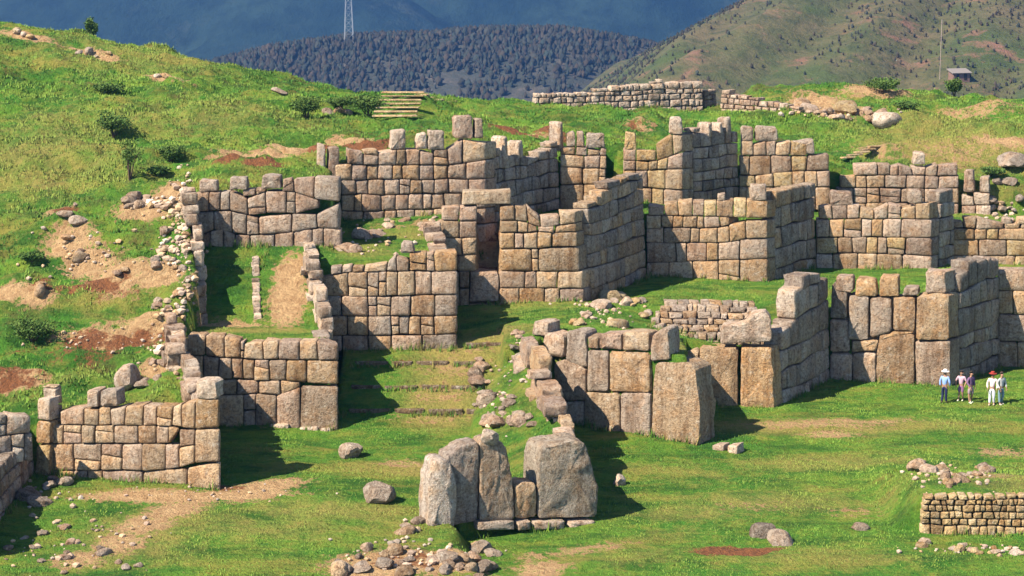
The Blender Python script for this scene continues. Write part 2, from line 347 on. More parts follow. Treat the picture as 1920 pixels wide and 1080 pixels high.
# soil, straw and rust-coloured bare earth: patches (u, v, half-width m, half-depth m, rotation deg, strength)
def patches(lst):
    acc = np.zeros(len(verts)); X, Y = verts[:, 0], verts[:, 1]
    for u, v, rx, ry, rot, s in lst:
        p = G(u, v); c, sn = math.cos(math.radians(rot)), math.sin(math.radians(rot))
        dx, dy = X-p.x, Y-p.y; a = (dx*c+dy*sn)/rx; b = (-dx*sn+dy*c)/ry
        acc = np.maximum(acc, s*np.clip(1.35-np.sqrt(a*a+b*b), 0, 1))
    return acc
DIRT = [(300,930,4.2,1.0,0,1),(500,912,2.2,1.0,15,1),(440,930,3,0.8,0,1),(330,955,1.6,1.2,40,.9),(270,985,1.8,1.3,50,.8),(220,1020,1.6,1.3,50,.75),(150,1050,1.4,1.3,40,.7),
 (480,290,2.6,1.3,10,1),(560,280,2.0,1.2,0,1),(650,268,2.0,1.0,0,.8),(130,460,1.5,1.5,0,1),(170,490,1.6,1.4,0,1),(220,515,2.0,1.5,0,.9),(300,515,1.3,.9,0,1.1),(270,395,2.0,1.3,0,.9),(320,370,1.2,1.2,0,1),(110,395,.9,.8,0,.9),
 (200,635,3.0,1.0,0,.85),(270,620,2.2,1.2,0,.8),(20,545,.9,.8,0,1),(70,548,1.2,.8,0,.9),(290,690,1.4,1.0,0,.8),(40,715,1.4,1,0,.9),
 (540,560,1.1,2.6,0,1),(545,520,1.0,2,0,1),(430,610,2.4,.5,0,.8),(800,420,1.0,1.0,0,.6),
 (1520,795,4.5,1.0,0,.62),(1600,790,4,.7,0,.6),(1560,815,2,.8,0,.65),(1100,1030,2.5,.8,20,.55),(1010,1068,1.6,1.2,30,.75),(1000,1045,1,1,0,.5),
 (760,870,1.5,.8,0,.55),(850,690,2.4,1.4,0,.42),(830,740,2.2,1.2,0,.42),(800,785,2.4,.8,0,.4),(880,655,2.0,.7,0,.4),(940,625,2.5,.9,0,.3),
 (1560,205,2.8,3.0,0,1.0),(1530,190,2.4,2.6,0,.9),(1640,165,3,2.2,0,.9),(1830,210,4,2.5,0,.55),(1640,285,2.6,2.2,10,.5),(1780,280,4,2.5,0,.45),(1880,268,3,1.2,0,.75),
 (60,70,6,1.2,-28,.9),(170,98,3,1.0,-20,.85),(310,142,2,1.0,-20,.8),(1380,1033,1.5,.55,0,.5),(1850,890,2,1.5,0,.5),(1880,850,1.6,1.2,0,.6),(1400,950,2.5,1.2,0,.35),(1600,960,1.8,1,0,.4),(980,250,1.6,1.4,0,.9),(760,1055,3.4,1.6,0,.95),(690,1070,1.8,1.2,0,1),(860,1050,1.6,1.3,0,1),(1200,232,1.5,2,0,.5),
 (730,425,1.5,1.0,0,.4),(760,470,1.2,.8,0,.35),(350,680,1.0,1.4,0,.6),(500,800,1.4,.5,0,.3)]
DRY = [(450,985,7,2.2,0,.5),(330,965,3,2,0,.6),(650,960,5,2,0,.6),(1450,940,6,2,0,.6),(1550,870,6,2,5,.6),(1300,960,4,2,0,.55),(1700,800,6,2,0,.55),(1250,880,4,2,0,.45),(1550,1040,6,2,0,.45),(1150,1040,4,2,0,.5),(840,740,3.0,5,0,.85),(860,670,3.0,3,0,.9),(900,650,4,2,0,.8),(200,760,5,1.5,0,.5),(1500,800,9,2,0,.8),(100,330,7,6,0,.55),(150,250,9,6,0,.5),(60,280,6,5,0,.6),(400,200,8,8,0,.45),(250,110,9,7,0,.5),(1800,280,8,5,0,.75),(1750,230,8,4,0,.6),(1850,380,3,2,0,.5),(750,880,4,1.6,0,.6),(1300,540,6,3,0,.2),(1000,570,4,3,0,.5),(680,470,2,1.5,0,.7),(780,440,2,1.5,0,.7),(970,760,3,4,0,.35),(1650,950,4,2,0,.4),(1250,1000,4,1.5,10,.4),(150,560,5,2.5,0,.35),(480,620,4,1,0,.7),(250,1010,4,4,30,.6),(600,950,8,2,0,.45),(1300,900,5,1.5,0,.35),(1880,900,4,3,0,.55),(150,700,7,2,0,.35),(1130,560,2,2,0,.4)]
RUST = [(1380,1033,2.0,.7,0,1),(480,300,1.6,.8,0,.8),(430,290,1.2,.8,0,.8),(690,268,2,1.0,0,.9),(600,275,1.6,1,0,.7),(120,395,.8,.6,0,.9),(230,650,4,1.0,0,.75),(150,665,3,.8,0,.6),(90,540,2.4,1,0,.5),(200,540,2,1.2,0,.6),(30,710,1.6,1,0,.8),(960,245,1.6,1.2,0,.9),(1040,240,1.5,1.2,0,.7),(1830,900,1.5,1,0,.4),(780,1045,2.6,1.2,0,.5),(1190,235,1,2,0,.5),(440,915,1.4,.6,0,.6)]
for nme, lst in (('dirt', DIRT), ('dry', DRY), ('rust', RUST)):
    at = gm.attributes.new(nme, 'FLOAT', 'POINT'); val = patches(lst)
    if nme == 'dirt': val = np.where((np.abs(verts[:, 0]-W(916, 508, 5.5).x) < 1.0) & (verts[:, 1] > 113) & (verts[:, 1] < 119), 1.0, val)
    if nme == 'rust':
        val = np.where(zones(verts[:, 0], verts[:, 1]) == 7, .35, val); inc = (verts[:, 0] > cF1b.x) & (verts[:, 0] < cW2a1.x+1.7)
        for r in RISERS: val = np.where(inc & (np.abs(verts[:, 1]-r) < .10), .25, val)  # earth tint on the risers, also painting their dark shadow lines
    at.data.foreach_set('value', val.astype(np.float32))
    if nme == 'dirt': DIRT_V = val.reshape(GX.shape)
    if nme == 'dry': DRY_V = val.reshape(GX.shape)
    if nme == 'rust': RUST_V = val.reshape(GX.shape)
at = gm.attributes.new('wild', 'FLOAT', 'POINT'); at.data.foreach_set('value', np.where(zones(verts[:, 0], verts[:, 1]) == 6, .8, .15).astype(np.float32))
gm.materials.append(M_GROUND)
ground = bpy.data.objects.new('ground', gm); COL.objects.link(ground); ground['kind'] = 'structure'

# ------------------------------------------------------------------ things
def tag(o, label, cat, group=None):
    o['label'] = label; o['category'] = cat
    if group: o['group'] = group
    return o
def empty(name, loc, label, cat, group=None):
    o = bpy.data.objects.new(name, None); COL.objects.link(o); o.location = loc; o.empty_display_size = .3
    return tag(o, label, cat, group)
def obj_from(name, me, parent=None, loc=(0, 0, 0), col=None):
    o = bpy.data.objects.new(name, me); COL.objects.link(o)
    if parent is not None: o.parent = parent
    o.location = loc
    if col: o.color = (*col, 1)
    return o
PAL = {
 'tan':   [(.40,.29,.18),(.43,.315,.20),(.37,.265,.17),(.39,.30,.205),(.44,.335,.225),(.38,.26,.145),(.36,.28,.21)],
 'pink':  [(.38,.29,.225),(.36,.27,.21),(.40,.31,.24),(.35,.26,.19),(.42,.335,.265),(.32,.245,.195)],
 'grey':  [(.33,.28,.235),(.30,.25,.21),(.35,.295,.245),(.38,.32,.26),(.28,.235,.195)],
 'yellow':[(.47,.37,.21),(.44,.335,.18),(.49,.40,.25),(.41,.30,.16)],
 'pale':  [(.49,.41,.335),(.46,.385,.315),(.52,.44,.36),(.42,.345,.28)],
}
def pick(pal):
    if isinstance(pal, tuple): cols = sum((PAL[p] for p in pal), [])
    else: cols = PAL[pal]
    c = random.choice(cols); k = random.choice((.72, .82, .9, .96, 1.0, 1.05, 1.12))
    return tuple(min(.75, x*k*q) for x, q in zip(c, (1.14, 1.08, 1.02)))

FEET = []
class Wall:
    def __init__(s, name, label, P0, P1, thick=.85, batter=.05, pal='tan', cat='wall', group=None, ret0=None, ret1=None, nflip=1, bulge=1.0, gap=.016, parent=None):
        s.P0 = Vector(P0); s.P1 = Vector(P1)
        d = s.P1-s.P0; d.z = 0; s.len = d.length; s.dir = d.normalized()
        s.n = Vector((s.dir.y, -s.dir.x, 0))*nflip
        s.up = (Vector((0, 0, 1)) - s.n*batter)
        s.pn = s.dir.cross(s.up)*1.0; s.thick = thick; s.pal = pal; s.bulge = bulge; s.gap = gap
        s.ret0 = Vector((*ret0, 0)).normalized() if ret0 is not None else None
        s.ret1 = Vector((*ret1, 0)).normalized() if ret1 is not None else None
        mid = (s.P0+s.P1)/2
        s.root = parent if parent is not None else empty(name, (mid.x, mid.y, min(P0[2], P1[2])), label, cat, group)
        s.root['kind'] = 'thing'
        s.org = s.root.location.copy(); s.cnt = 0; FEET.append((s.P0.copy(), s.P1.copy(), s.n.copy()))
    def px(s, u, v):
        d = ray(u, v); o = Vector((0, 0, CAM_H)); t = (s.P0-o).dot(s.pn)/d.dot(s.pn); p = o+d*t-s.P0
        return (p.dot(s.dir), p.z)
    def at(s, a, h, d): return s.P0 + s.dir*a + s.up*h + s.n*d
    def stone(s, poly, thick=None, bulge=None, col=None, proud=0.0, e0=False, e1=False, name='stone', rough=0.0):
        n = len(poly)
        cx = sum(p[0] for p in poly)/n; cy = sum(p[1] for p in poly)/n
        w = max(p[0] for p in poly)-min(p[0] for p in poly); h = max(p[1] for p in poly)-min(p[1] for p in poly)
        if w < .04 or h < .04: return
        mn = min(w, h); th = (thick or s.thick)*random.uniform(.9, 1.08)
        b = (bulge if bulge is not None else min(.10, max(.02, .07*mn))*s.bulge)*random.uniform(.75, 1.25)
        pts = []; cut = min(.12, (.06+.035*rough)*mn)*random.uniform(.6, 1.4)
        for i in range(n):
            p0 = poly[i-1]; p = poly[i]; p2 = poly[(i+1) % n]
            for q in (p0, p2):
                L = math.hypot(q[0]-p[0], q[1]-p[1]); k = min(cut, .42*L)/max(L, 1e-6)
                pts.append((p[0]+(q[0]-p[0])*k*random.uniform(.6, 1.2), p[1]+(q[1]-p[1])*k*random.uniform(.6, 1.2)))
            L = math.hypot(p2[0]-p[0], p2[1]-p[1])
            if L > .75:
                f = random.uniform(.4, .6); pts.append((p[0]+(p2[0]-p[0])*f, p[1]+(p2[1]-p[1])*f))
        m = len(pts); proud += random.uniform(-.035, .035)
        half = max(.05, mn*.5)
        tx, ty = random.uniform(-.04, .04), random.uniform(-.04, .04)
        def ring(inset, dep, jit=0.0):
            out = []
            for (a, c) in pts:
                k = max(.2, 1-inset/half); a2 = cx+(a-cx)*k; c2 = cy+(c-cy)*k
                out.append((a2+random.uniform(-jit, jit), c2+random.uniform(-jit, jit), dep+random.uniform(-jit, jit)*.8+(a2-cx)*tx+(c2-cy)*ty))
            return out
        g = s.gap; j = min(.026, .010+.016*mn*rough)
        ch_ = min(.04, .055*mn+.012)
        rings = [ring(g*1.2, -b*.45-.09, .006), ring(g+.30*ch_, -.6*ch_, j*.6), ring(g+ch_, .25*ch_, j), ring(g+ch_+.28*half, .25*ch_+.55*b, j*1.5)]
        V = []; F = []
        back = []
        amin = min(p[0] for p in pts); amax = max(p[0] for p in pts)
        for (a, c) in pts:
            k = 1-g*1.5/half; a2 = cx+(a-cx)*k; c2 = cy+(c-cy)*k
            off = -s.n*th
            if e0 and s.ret0 is not None and a < amin+.3*(amax-amin): off = s.ret0*th
            if e1 and s.ret1 is not None and a > amax-.3*(amax-amin): off = s.ret1*th
            back.append(s.at(a2, c2, proud-b*.45)+off*random.uniform(.92, 1.06)+Vector((random.uniform(-.03, .03), random.uniform(-.03, .03), random.uniform(-.05, .02))))
        V += back
        for r in rings: V += [s.at(a, c, proud+d) for a, c, d in r]
        V.append(s.at(cx+random.uniform(-.05, .05)*w, cy+random.uniform(-.05, .05)*h, proud+.014+.75*b+random.uniform(-1, 1)*j))
        ctr = s.at(cx, cy, -th*.4)
        nr = len(rings)
        for r in range(nr):
            for i in range(m):
                k = (i+1) % m
                F.append((r*m+i, r*m+k, (r+1)*m+k, (r+1)*m+i))
        top = nr*m; last = len(V)-1
        for i in range(m): F.append((top+i, top+(i+1) % m, last))
        F.append(tuple(range(m-1, -1, -1)))
        me = bpy.data.meshes.new(name); me.from_pydata([tuple(v-ctr) for v in V], [], F)
        me.polygons.foreach_set('use_smooth', [True]*len(F)); me.update()
        bmesh_fix(me)
        if mn > .2: roughen(me, .022+.012*min(1, mn)+.03*min(rough, 2)*min(1, mn), (4 if mn > 1.4 else 2) if rough >= .9 and mn > .7 else 1)
        me.materials.append(M_STONE)
        s.cnt += 1
        return obj_from(name, me, s.root, ctr-s.org, col or pick(s.pal))
    # courses: lines are polylines in (s,h); rows are joints (list of s) or mean width
    def rows_px(s, lines, rows, tops=(), ends=True, E1=True, jit=1.6, embed=.35, minh=7):
        lines = [sorted(l) for l in lines]
        def lv(l, u):
            if u <= l[0][0]: return l[0][1]
            for (u1, v1), (u2, v2) in zip(l, l[1:]):
                if u <= u2: return v1+(v2-v1)*(u-u1)/max(u2-u1, 1e-6)
            return l[-1][1]
        sd_ = random.uniform(0, 999); lv0 = lv
        def lvn(i):
            l = lines[i]
            if i == 0: return lambda u: lv0(l, u)
            return lambda u: lv0(l, u)+2.6*mnoise.noise(Vector((u*.035, i*7.3, sd_)))+1.2*mnoise.noise(Vector((u*.11, i*3.1, sd_)))
        for i, r in enumerate(rows):
            flo, fhi = lvn(i), lvn(i+1); lv = lambda l, u: l(u)
            lo, hi = flo, fhi
            if isinstance(r, tuple):
                u0, u1, w = r; js = [u0]; 
                while js[-1] < u1-.62*w: js.append(js[-1]+w*random.choice((.6, .8, 1, 1.1, 1.35)))
                if len(js) > 1: js[-1] = u1
                else: js.append(u1)
            else: js = list(r)
            js2 = [(j+random.uniform(-jit, jit), j+random.uniform(-jit, jit)) if 0 < q < len(js)-1 else (j, j) for q, j in enumerate(js)]
            for q in range(len(js)-1):
                (b0, t0), (b1, t1) = js2[q], js2[q+1]
                vb0, vb1, vt0, vt1 = lv(lo, b0+.5), lv(lo, b1-.5), lv(hi, t0+.5), lv(hi, t1-.5)
                if i == len(rows)-1 and random.random() < .45:
                    hh = (vb0-vt0)*random.uniform(.05, .28)
                    if random.random() < .5: vt0 += hh
                    else: vt1 += hh
                    if random.random() < .35: vt0 += hh*.6; vt1 += hh*.6
                if min(vb0-vt0, vb1-vt1) < 2 or (vb0-vt0+vb1-vt1)/2 < minh: continue
                if min(b1-b0, t1-t0) < 3: continue
                A, B, C, D = s.px(b0, vb0), s.px(b1, vb1), s.px(t1, vt1), s.px(t0, vt0)
                if i == 0: A = (A[0], A[1]-embed); B = (B[0], B[1]-embed)
                # a tall thin cell splits
                if (vb0-vt0) > 2.3*(b1-b0) and (vb0-vt0) > 26 and random.random() < .75:
                    f = random.uniform(.4, .6)
                    m0 = tuple(A[k]+(D[k]-A[k])*f for k in (0, 1)); m1 = tuple(B[k]+(C[k]-B[k])*f for k in (0, 1))
                    s.stone([A, B, m1, m0], e0=q == 0, e1=E1 and q == len(js)-2); s.stone([m0, m1, C, D], e0=q == 0, e1=E1 and q == len(js)-2)
                elif (vb0-vt0) > 27 and 0 < q < len(js)-2 and random.random() < .16:
                    f = random.uniform(.3, .7); m0 = tuple(A[k]+(D[k]-A[k])*(f+.06) for k in (0, 1)); m1 = tuple(B[k]+(C[k]-B[k])*(f-.06) for k in (0, 1))
                    s.stone([A, B, m1, m0]); s.stone([m0, m1, C, D])
                else: s.stone([A, B, C, D], e0=(q == 0), e1=E1 and (q == len(js)-2))
        L = lines[-1]; lv = lv0
        for t in tops:
            u0, u1, vt = t[:3]; pal = t[3] if len(t) > 3 else None; vb = t[4] if len(t) > 4 else None
            sl = random.uniform(-2, 2)
            A, B = s.px(u0, (vb or lv(L, u0))+1), s.px(u1, (vb or lv(L, u1))+1); C, D = s.px(u1-random.uniform(0, 3), vt+sl), s.px(u0+random.uniform(0, 3), vt-sl)
            s.stone([A, B, C, D], col=pick(pal) if pal else None, thick=min(s.thick, .75), rough=1.0)
        return s
    def polys_px(s, polys, rough=1.0, **kw):
        for p in polys:
            pal = None
            if isinstance(p, dict): pal = p.get('pal'); k2 = dict(kw); k2.update(p.get('kw', {})); pts = p['p']
            else: pts = p; k2 = kw
            s.stone([s.px(u, v) for u, v in pts], **{'col': pick(pal) if pal else None, 'rough': rough, **k2})
        return s
    # courses laid straight in metres: top profile [(s,h)], course height, mean width
    def rows_sh(s, top, ch, w, s0=0.0, s1=None, embed=.4, cap=True, bottom=None, wild=0.0):
        s1 = s.len if s1 is None else s1
        def f(l, a):
            if a <= l[0][0]: return l[0][1]
            for (u1, v1), (u2, v2) in zip(l, l[1:]):
                if a <= u2: return v1+(v2-v1)*(a-u1)/max(u2-u1, 1e-6)
            return l[-1][1]
        bot = (lambda a: f(bottom, a)) if bottom else (lambda a: 0.0)
        hmax = max(h for _, h in top); hmin = min(bot(s0), bot(s1))-embed; ys = [hmin]; sd_ = random.uniform(0, 999)
        while ys[-1] < hmax+ch: ys.append(ys[-1]+ch*random.uniform(.7, 1.3))
        def line(k, a): return ys[k]+(0 if k == 0 else ch*.22*mnoise.noise(Vector((a*.8, k*5.7, sd_)))+ch*.10*mnoise.noise(Vector((a*2.3, k*3.3, sd_))))
        for k in range(len(ys)-1):
            a = s0
            while a < s1-.02:
                ww = w*random.choice((.5, .7, .9, 1, 1.2, 1.5, 1.8)); b = min(s1, a+ww)
                if s1-b < .35*w: b = s1
                mid = (a+b)/2; lim = f(top, mid); y0, y1 = line(k, a), line(k, b); t0, t1 = line(k+1, a), line(k+1, b); c = (t0+t1-y0-y1)/2; y = (y0+y1)/2
                if y+c > bot(mid)-embed and y < lim-.15:
                    if y+c > lim-.25*ch:
                        tt = min(y+c, lim+random.uniform(-.15, .22)*ch); t0 = tt+random.uniform(-.10, .10)*ch; t1 = tt+random.uniform(-.10, .10)*ch
                    jj = lambda: random.uniform(-.07, .07)*w
                    wz = lambda: wild*random.uniform(-.16, .16)*ch
                    if wild and y+c > lim-.4*ch and random.random() < .12: a = b; continue
                    ja, jb = jj()*(a > s0), jj()*(b < s1)
                    s.stone([(a-ja, y0), (b-jb, y1), (b+jb+wz(), t1+wz()), (a+ja+wz(), t0+wz())], rough=wild*1.6, proud=wild*random.uniform(-.14, .14), thick=s.thick*(1+wild*random.uniform(-.3, .3)))
                a = b
        return s
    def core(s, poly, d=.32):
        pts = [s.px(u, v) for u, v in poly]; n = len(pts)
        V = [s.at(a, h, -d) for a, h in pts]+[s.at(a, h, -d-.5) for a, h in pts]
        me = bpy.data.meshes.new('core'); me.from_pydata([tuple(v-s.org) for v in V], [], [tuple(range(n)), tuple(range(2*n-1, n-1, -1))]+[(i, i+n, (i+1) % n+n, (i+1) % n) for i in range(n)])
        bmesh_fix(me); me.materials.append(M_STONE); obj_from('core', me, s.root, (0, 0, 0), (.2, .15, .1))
def roughen(me, amp, cuts):
    bm = bmesh.new(); bm.from_mesh(me); bmesh.ops.triangulate(bm, faces=[f for f in bm.faces if len(f.verts) > 4])
    bmesh.ops.subdivide_edges(bm, edges=list(bm.edges), cuts=cuts, use_grid_fill=True)
    bm.normal_update(); off = Vector((random.uniform(0, 99), random.uniform(0, 99), random.uniform(0, 99)))
    for v in bm.verts:
        q = v.co+off; n = .55*mnoise.noise(q*1.1)+.6*mnoise.noise(q*2.4)+.5*abs(mnoise.noise(q*4.6))+.3*mnoise.noise(q*9.0)
        v.co += v.normal*amp*n
    bm.to_mesh(me); bm.free(); me.polygons.foreach_set('use_smooth', [True]*len(me.polygons)); me.set_sharp_from_angle(angle=math.radians(52))
def bmesh_fix(me):
    bm = bmesh.new(); bm.from_mesh(me); bmesh.ops.recalc_face_normals(bm, faces=bm.faces); bm.to_mesh(me); bm.free()
    me.set_sharp_from_angle(angle=math.radians(48))

def away(p, q):                          # unit plan direction p -> q
    d = Vector((q[0]-p[0], q[1]-p[1])); d.normalize(); return (d.x, d.y)
def along(p, q, d):                      # point d metres from p towards q
    v = Vector(q)-Vector(p); v.z = 0; v.normalize(); return Vector(p)+v*d

# ---- tier 1, left: front wall with its pillar and return
w = Wall('masonry_wall', 'lowest tan block wall at far left with two loose grey blocks on its top', W(100, 890, 1.0), cF0c, pal=('tan', 'pink', 'tan'), ret1=away(cF0c, cF1a), thick=.9)
w.rows_px([[(98,892),(180,908),(290,912),(412,916)], [(98,882),(268,883),(352,878),(355,867),(412,867)],
  [(98,833),(335,833),(335.4,806),(366,806),(368,803),(412,803)], [(98,797),(334,800),(336,805),(366,806),(368,803),(412,803)], [(98,772),(125,768),(158,764),(240,760),(338,762),(341,750),(366,750),(368,748),(412,748)]],
  [[98,137,163,192,268,352,412],[98,137,190,228,268,311,336,366,412],[98,118,152,178,213,258,293,315,336],[112,158,184,207,235,268,294,323,341,366,410]],
  tops=[(160,185,731,'pink'),(188,222,731,'grey'),(368,408,713,'pale')])
cPa = W(64, 889, 1.0); cPb = W(93, 893, 1.0); cPc = W(128, 880, 1.0)
w = Wall('stone_pillar', 'narrow sunlit pillar of three stacked blocks ending the wall at left edge', cPa, cPb, cat='pillar', pal=('yellow', 'tan'), thick=.75, ret1=away(cPb, cPc))
w.polys_px([{'p': [(67,892),(93,895),(94,834),(68,833)], 'kw': {'e1': 1}}, {'p': [(68,832),(94,833),(94,790),(69,789)], 'kw': {'e1': 1}}, {'p': [(70,788),(94,789),(93,746),(71,747)], 'pal': 'pale', 'kw': {'e1': 1}}])
w = Wall('return_wall', 'short shaded return wall behind the narrow pillar at left', along(cPb, cPc, .72), cPc, pal=('grey', 'tan'), thick=.6)
w.rows_sh([(0, 4.0), (2, 3.7)], .8, .9)
w = Wall('return_wall', 'dark shaded wall running off the bottom left edge', cF0a, cPa, pal=('grey', 'pink'), thick=.9)
w.rows_sh([(0, 2.3), (3, 2.2), (5, 1.9), (w.len, 1.9)], .62, .7)
q0 = W(-40, 862, 2.6); q1 = W(62, 850, 2.6)
w = Wall('masonry_wall', 'pale broken upper blocks behind the dark wall at left edge', q0, q1, pal='pale', thick=.7)
w.rows_px([[(-40,862),(62,850)], [(-40,820),(62,812)], [(-40,775),(40,776),(62,782)]], [[-40,-10,22,45,62],[-40,-5,12,58]])
wr = Wall('return_wall', 'pale capped wall climbing between the two lowest left walls', along(cF0c, cF1a, .8), cF1a, pal=('pink', 'pale'), thick=.7, batter=0.0)
wr.rows_sh([(0, 3.7), (2.0, 3.9), (4.0, 4.1), (6.0, 4.6), (8.0, 5.0), (wr.len, 5.5)], .72, 1.0, s1=wr.len, wild=1.1)
# ---- second lowest left wall
w = Wall('masonry_wall', 'straight wall of four block courses below the grassy ledge left of the grass steps', cF1a, cF1b, pal=('pink', 'tan', 'tan'), thick=.9, ret1=away(cF1b, cR10))
w.rows_px([[(338,790),(480,795),(560,797),(634,802)], [(338,742),(480,738),(560,742),(563,724),(634,724)], [(338,712),(440,712),(525,714),(562,718),(634,722)],
  [(338,664),(410,671),(520,675),(634,677)], [(338,628),(420,630),(425,638),(634,640)]],
  [[350,405,457,479,519,562,634],[350,410,443,485,525,563],[350,380,410,435,456,476,505,537,575,634],[350,385,420,450,458,493,522,560,595,634]])
for a, b, c in ((505,545,792),(560,600,798),(600,628,799)):
    w.stone([w.px(a, 815), w.px(b, 818), w.px(b-2, c), w.px(a+2, c+2)], col=pick('pale'), proud=.25, rough=1)
w = Wall('return_wall', 'wall edge beside the upper left corner of the grass steps', along(cF1b, cR10, .8), cR10, pal='grey', thick=.8)
w.rows_sh([(0, 3.9), (w.len, 4.2)], .8, 1.1)
# ---- stair walls on the left
cW2a0f = Vector((cW2a0.x, cW2a0.y+.2, cR10.z))
w = Wall('stair_wall', 'bright topped stair wall stepping down beside the bare orange slope', cR10, Vector((cW3a1.x-1.6, 110.0, 3.0)), pal='pale', thick=.6, batter=0.0)
w.P0.z = 3.0
w.rows_sh([(0, 2.9), (1.2, 3.2), (2.5, 3.9), (4, 4.7), (5.4, 5.2), (w.len, 5.4)], .6, .9, wild=1.0)
w = Wall('stair_wall', 'tall bright edged wall along the left side of the shaded stair', cLw0, Vector((cW3a0.x+.1, 109.2, 5.2)), pal='pale', thick=.6, batter=0.0)
w.rows_sh([(0, 1.4), (1.0, 2.0), (2.2, 3.6), (3.4, 4.6), (4.6, 5.6), (w.len, 6.2)], .62, .85, wild=1.0)
kb = G(490, 600); ke = G(485, 482)
w = Wall('stair_kerb', 'low kerb of single stones between the shaded stair and the orange slope', kb, ke, cat='kerb', pal='pale', thick=.35, batter=0)
L = w.len; rise = ke.z-kb.z
for i in range(12):
    a = i*L/12; h = rise*a/L
    w.stone([(a+.03, h-.35), (a+L/12-.05, h-.2), (a+L/12-.06, h+random.uniform(.2, .42)), (a+.04, h+random.uniform(.15, .32))], rough=1)
gs = None
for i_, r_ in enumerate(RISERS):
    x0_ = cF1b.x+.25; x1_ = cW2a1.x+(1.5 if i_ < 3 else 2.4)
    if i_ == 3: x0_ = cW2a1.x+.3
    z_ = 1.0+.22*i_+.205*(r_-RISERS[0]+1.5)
    gs = Wall('grass_steps', 'broad grassy stairway with thin stone edges darkened as riser shadow lines between the lowest walls', Vector((x0_, r_-.16, z_)), Vector((x1_, r_-.16, z_)), cat='stairs', pal=('grey',), thick=.2, batter=0, parent=gs.root if gs else None)
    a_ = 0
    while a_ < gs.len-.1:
        b_ = min(gs.len, a_+random.uniform(1.1, 2.3)); b_ = gs.len if gs.len-b_ < .5 else b_; gs.stone([(a_, -.12), (b_, -.12), (b_, .20+random.uniform(-.015, .015)), (a_, .20+random.uniform(-.015, .015))], proud=.0, col=(.17, .125, .08), name='shadow_edge_stone', bulge=.02); a_ = b_  # dark stone colour stands in for the shadow line at each riser
# ---- third tier, left
w = Wall('masonry_wall', 'upper left polygonal wall of mixed small and large blocks above the shaded stair', cW3a0, cW3a1, pal=('pink', 'grey'), thick=.9, ret1=(0, 1))
w.rows_px([[(366,466),(640,464)], [(366,444),(415,426),(440,440),(510,440),(550,435),(560,428),(640,430)], [(366,398),(432,393),(484,409),(500,400),(545,402),(595,402),(600,380),(640,380)],
  [(366,361),(430,358),(465,374),(500,358),(560,361),(598,377),(640,378)], [(366,361),(410,358),(412,362),(428,355),(545,353),(552,333),(590,331),(637,331)]],
  [[366,395,418,440,470,515,552,586,606,640],[366,402,436,462,485,547,595,637],[366,391,412,432,465,498,538,553,598,637],[428,455,480,500,530,551,590,637]],
  tops=[(372,409,338,'pale'),(430,466,332),(489,529,329,'grey'),(530,549,335)])
# ---- second tier, left
w = Wall('masonry_wall', 'left block of the middle wall with rounded dark corner above the grass steps', cW2a0, cW2a1, pal=('tan', 'pink', 'grey'), thick=.9, ret1=away(cW2a1, cW2b0))
w.rows_px([[(602,646),(858,646)], [(602,630),(735,629),(858,628)], [(602,592),(720,594),(858,592)], [(602,555),(720,556),(858,553)], [(602,522),(640,512),(720,508),(858,508)], [(602,500),(660,497),(722,500),(728,492),(745,475),(858,472)]],
  [[602,640,690,733,790,858],[602,650,690,733,748,767,790,815,858],[602,640,690,708,733,770,815,858],[602,652,690,710,725,745,778,808,858],[620,640,660,682,727,745,768,800,815,858]],
  tops=[(750,778,455)])
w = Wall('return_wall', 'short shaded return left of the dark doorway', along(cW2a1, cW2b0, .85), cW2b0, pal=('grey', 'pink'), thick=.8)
w.rows_sh([(0, 4.3), (3, 4.6), (5, 5.1), (w.len, 5.4)], .8, 1.0, wild=.7)
# ---- doorway wall
w = Wall('doorway_wall', 'middle tier wall holding the dark doorway under a long lintel', W(826, 562, 4.4), cW2b1, pal=('tan', 'tan', 'pink'), thick=.95, ret1=away(cW2b1, cW2c0))
w.rows_px([[(824,566),(896,566)], [(824,508),(896,508)], [(824,478),(896,478)], [(824,446),(896,446)], [(824,414),(896,415)], [(824,390),(896,386)]],
  [[826,862,880],[826,858,894],[826,866,894],[826,860,895],[828,862,895]], E1=False)
w.polys_px([{'p': [(880,566),(936,566),(935,512),(882,508)], 'pal': 'pink'}])
w.rows_px([[(936,566),(1098,562)], [(936,541),(1098,541)], [(936,509),(1090,510)], [(937,468),(1082,462)], [(937,436),(1082,434)], [(937,414),(988,415),(1012,428),(1082,418)], [(937,386),(988,384),(990,407),(1014,407),(1015,398),(1080,396)]],
  [[936,975,1020,1050,1096],[936,985,1005,1045,1094],[937,998,1010,1088],[937,965,982,1007,1035,1084],[937,970,990,1008,1040,1082],[937,965,988,1013,1050,1080]])
w.stone([w.px(864, 385), w.px(961, 383), w.px(961, 357), w.px(866, 358)], col=(.44, .34, .235), proud=.05, thick=1.0, name='lintel', bulge=.05)
pz = W(893, 508, 5.4)
w = Wall('passage_wall', 'inner side wall added to shade the passage behind the doorway', Vector((pz.x+.02, 114.3, 5.2)), Vector((pz.x+.15, 118.6, 5.2)), pal=('grey', 'tan'), thick=.6)  # added to block the sun and keep the doorway interior dark
w.rows_sh([(0, 3.6), (w.len, 3.7)], .6, .8)
pe = W(938, 508, 5.4)
w = Wall('passage_wall', 'back wall closing the dark passage behind the doorway', Vector((pz.x-.1, 118.2, 5.2)), Vector((pe.x+.7, 118.4, 5.2)), pal=('grey', 'pink'), thick=.6)
w.rows_sh([(0, 3.4), (w.len, 3.3)], .7, .8)
rock_spot = Vector(((pz.x+pe.x)/2-.05, 115.6, 5.6))
w = Wall('return_wall', 'shaded return wall right of the doorway block', along(cW2b1, cW2c0, .9), cW2c0, pal=('grey', 'tan'), thick=.8)
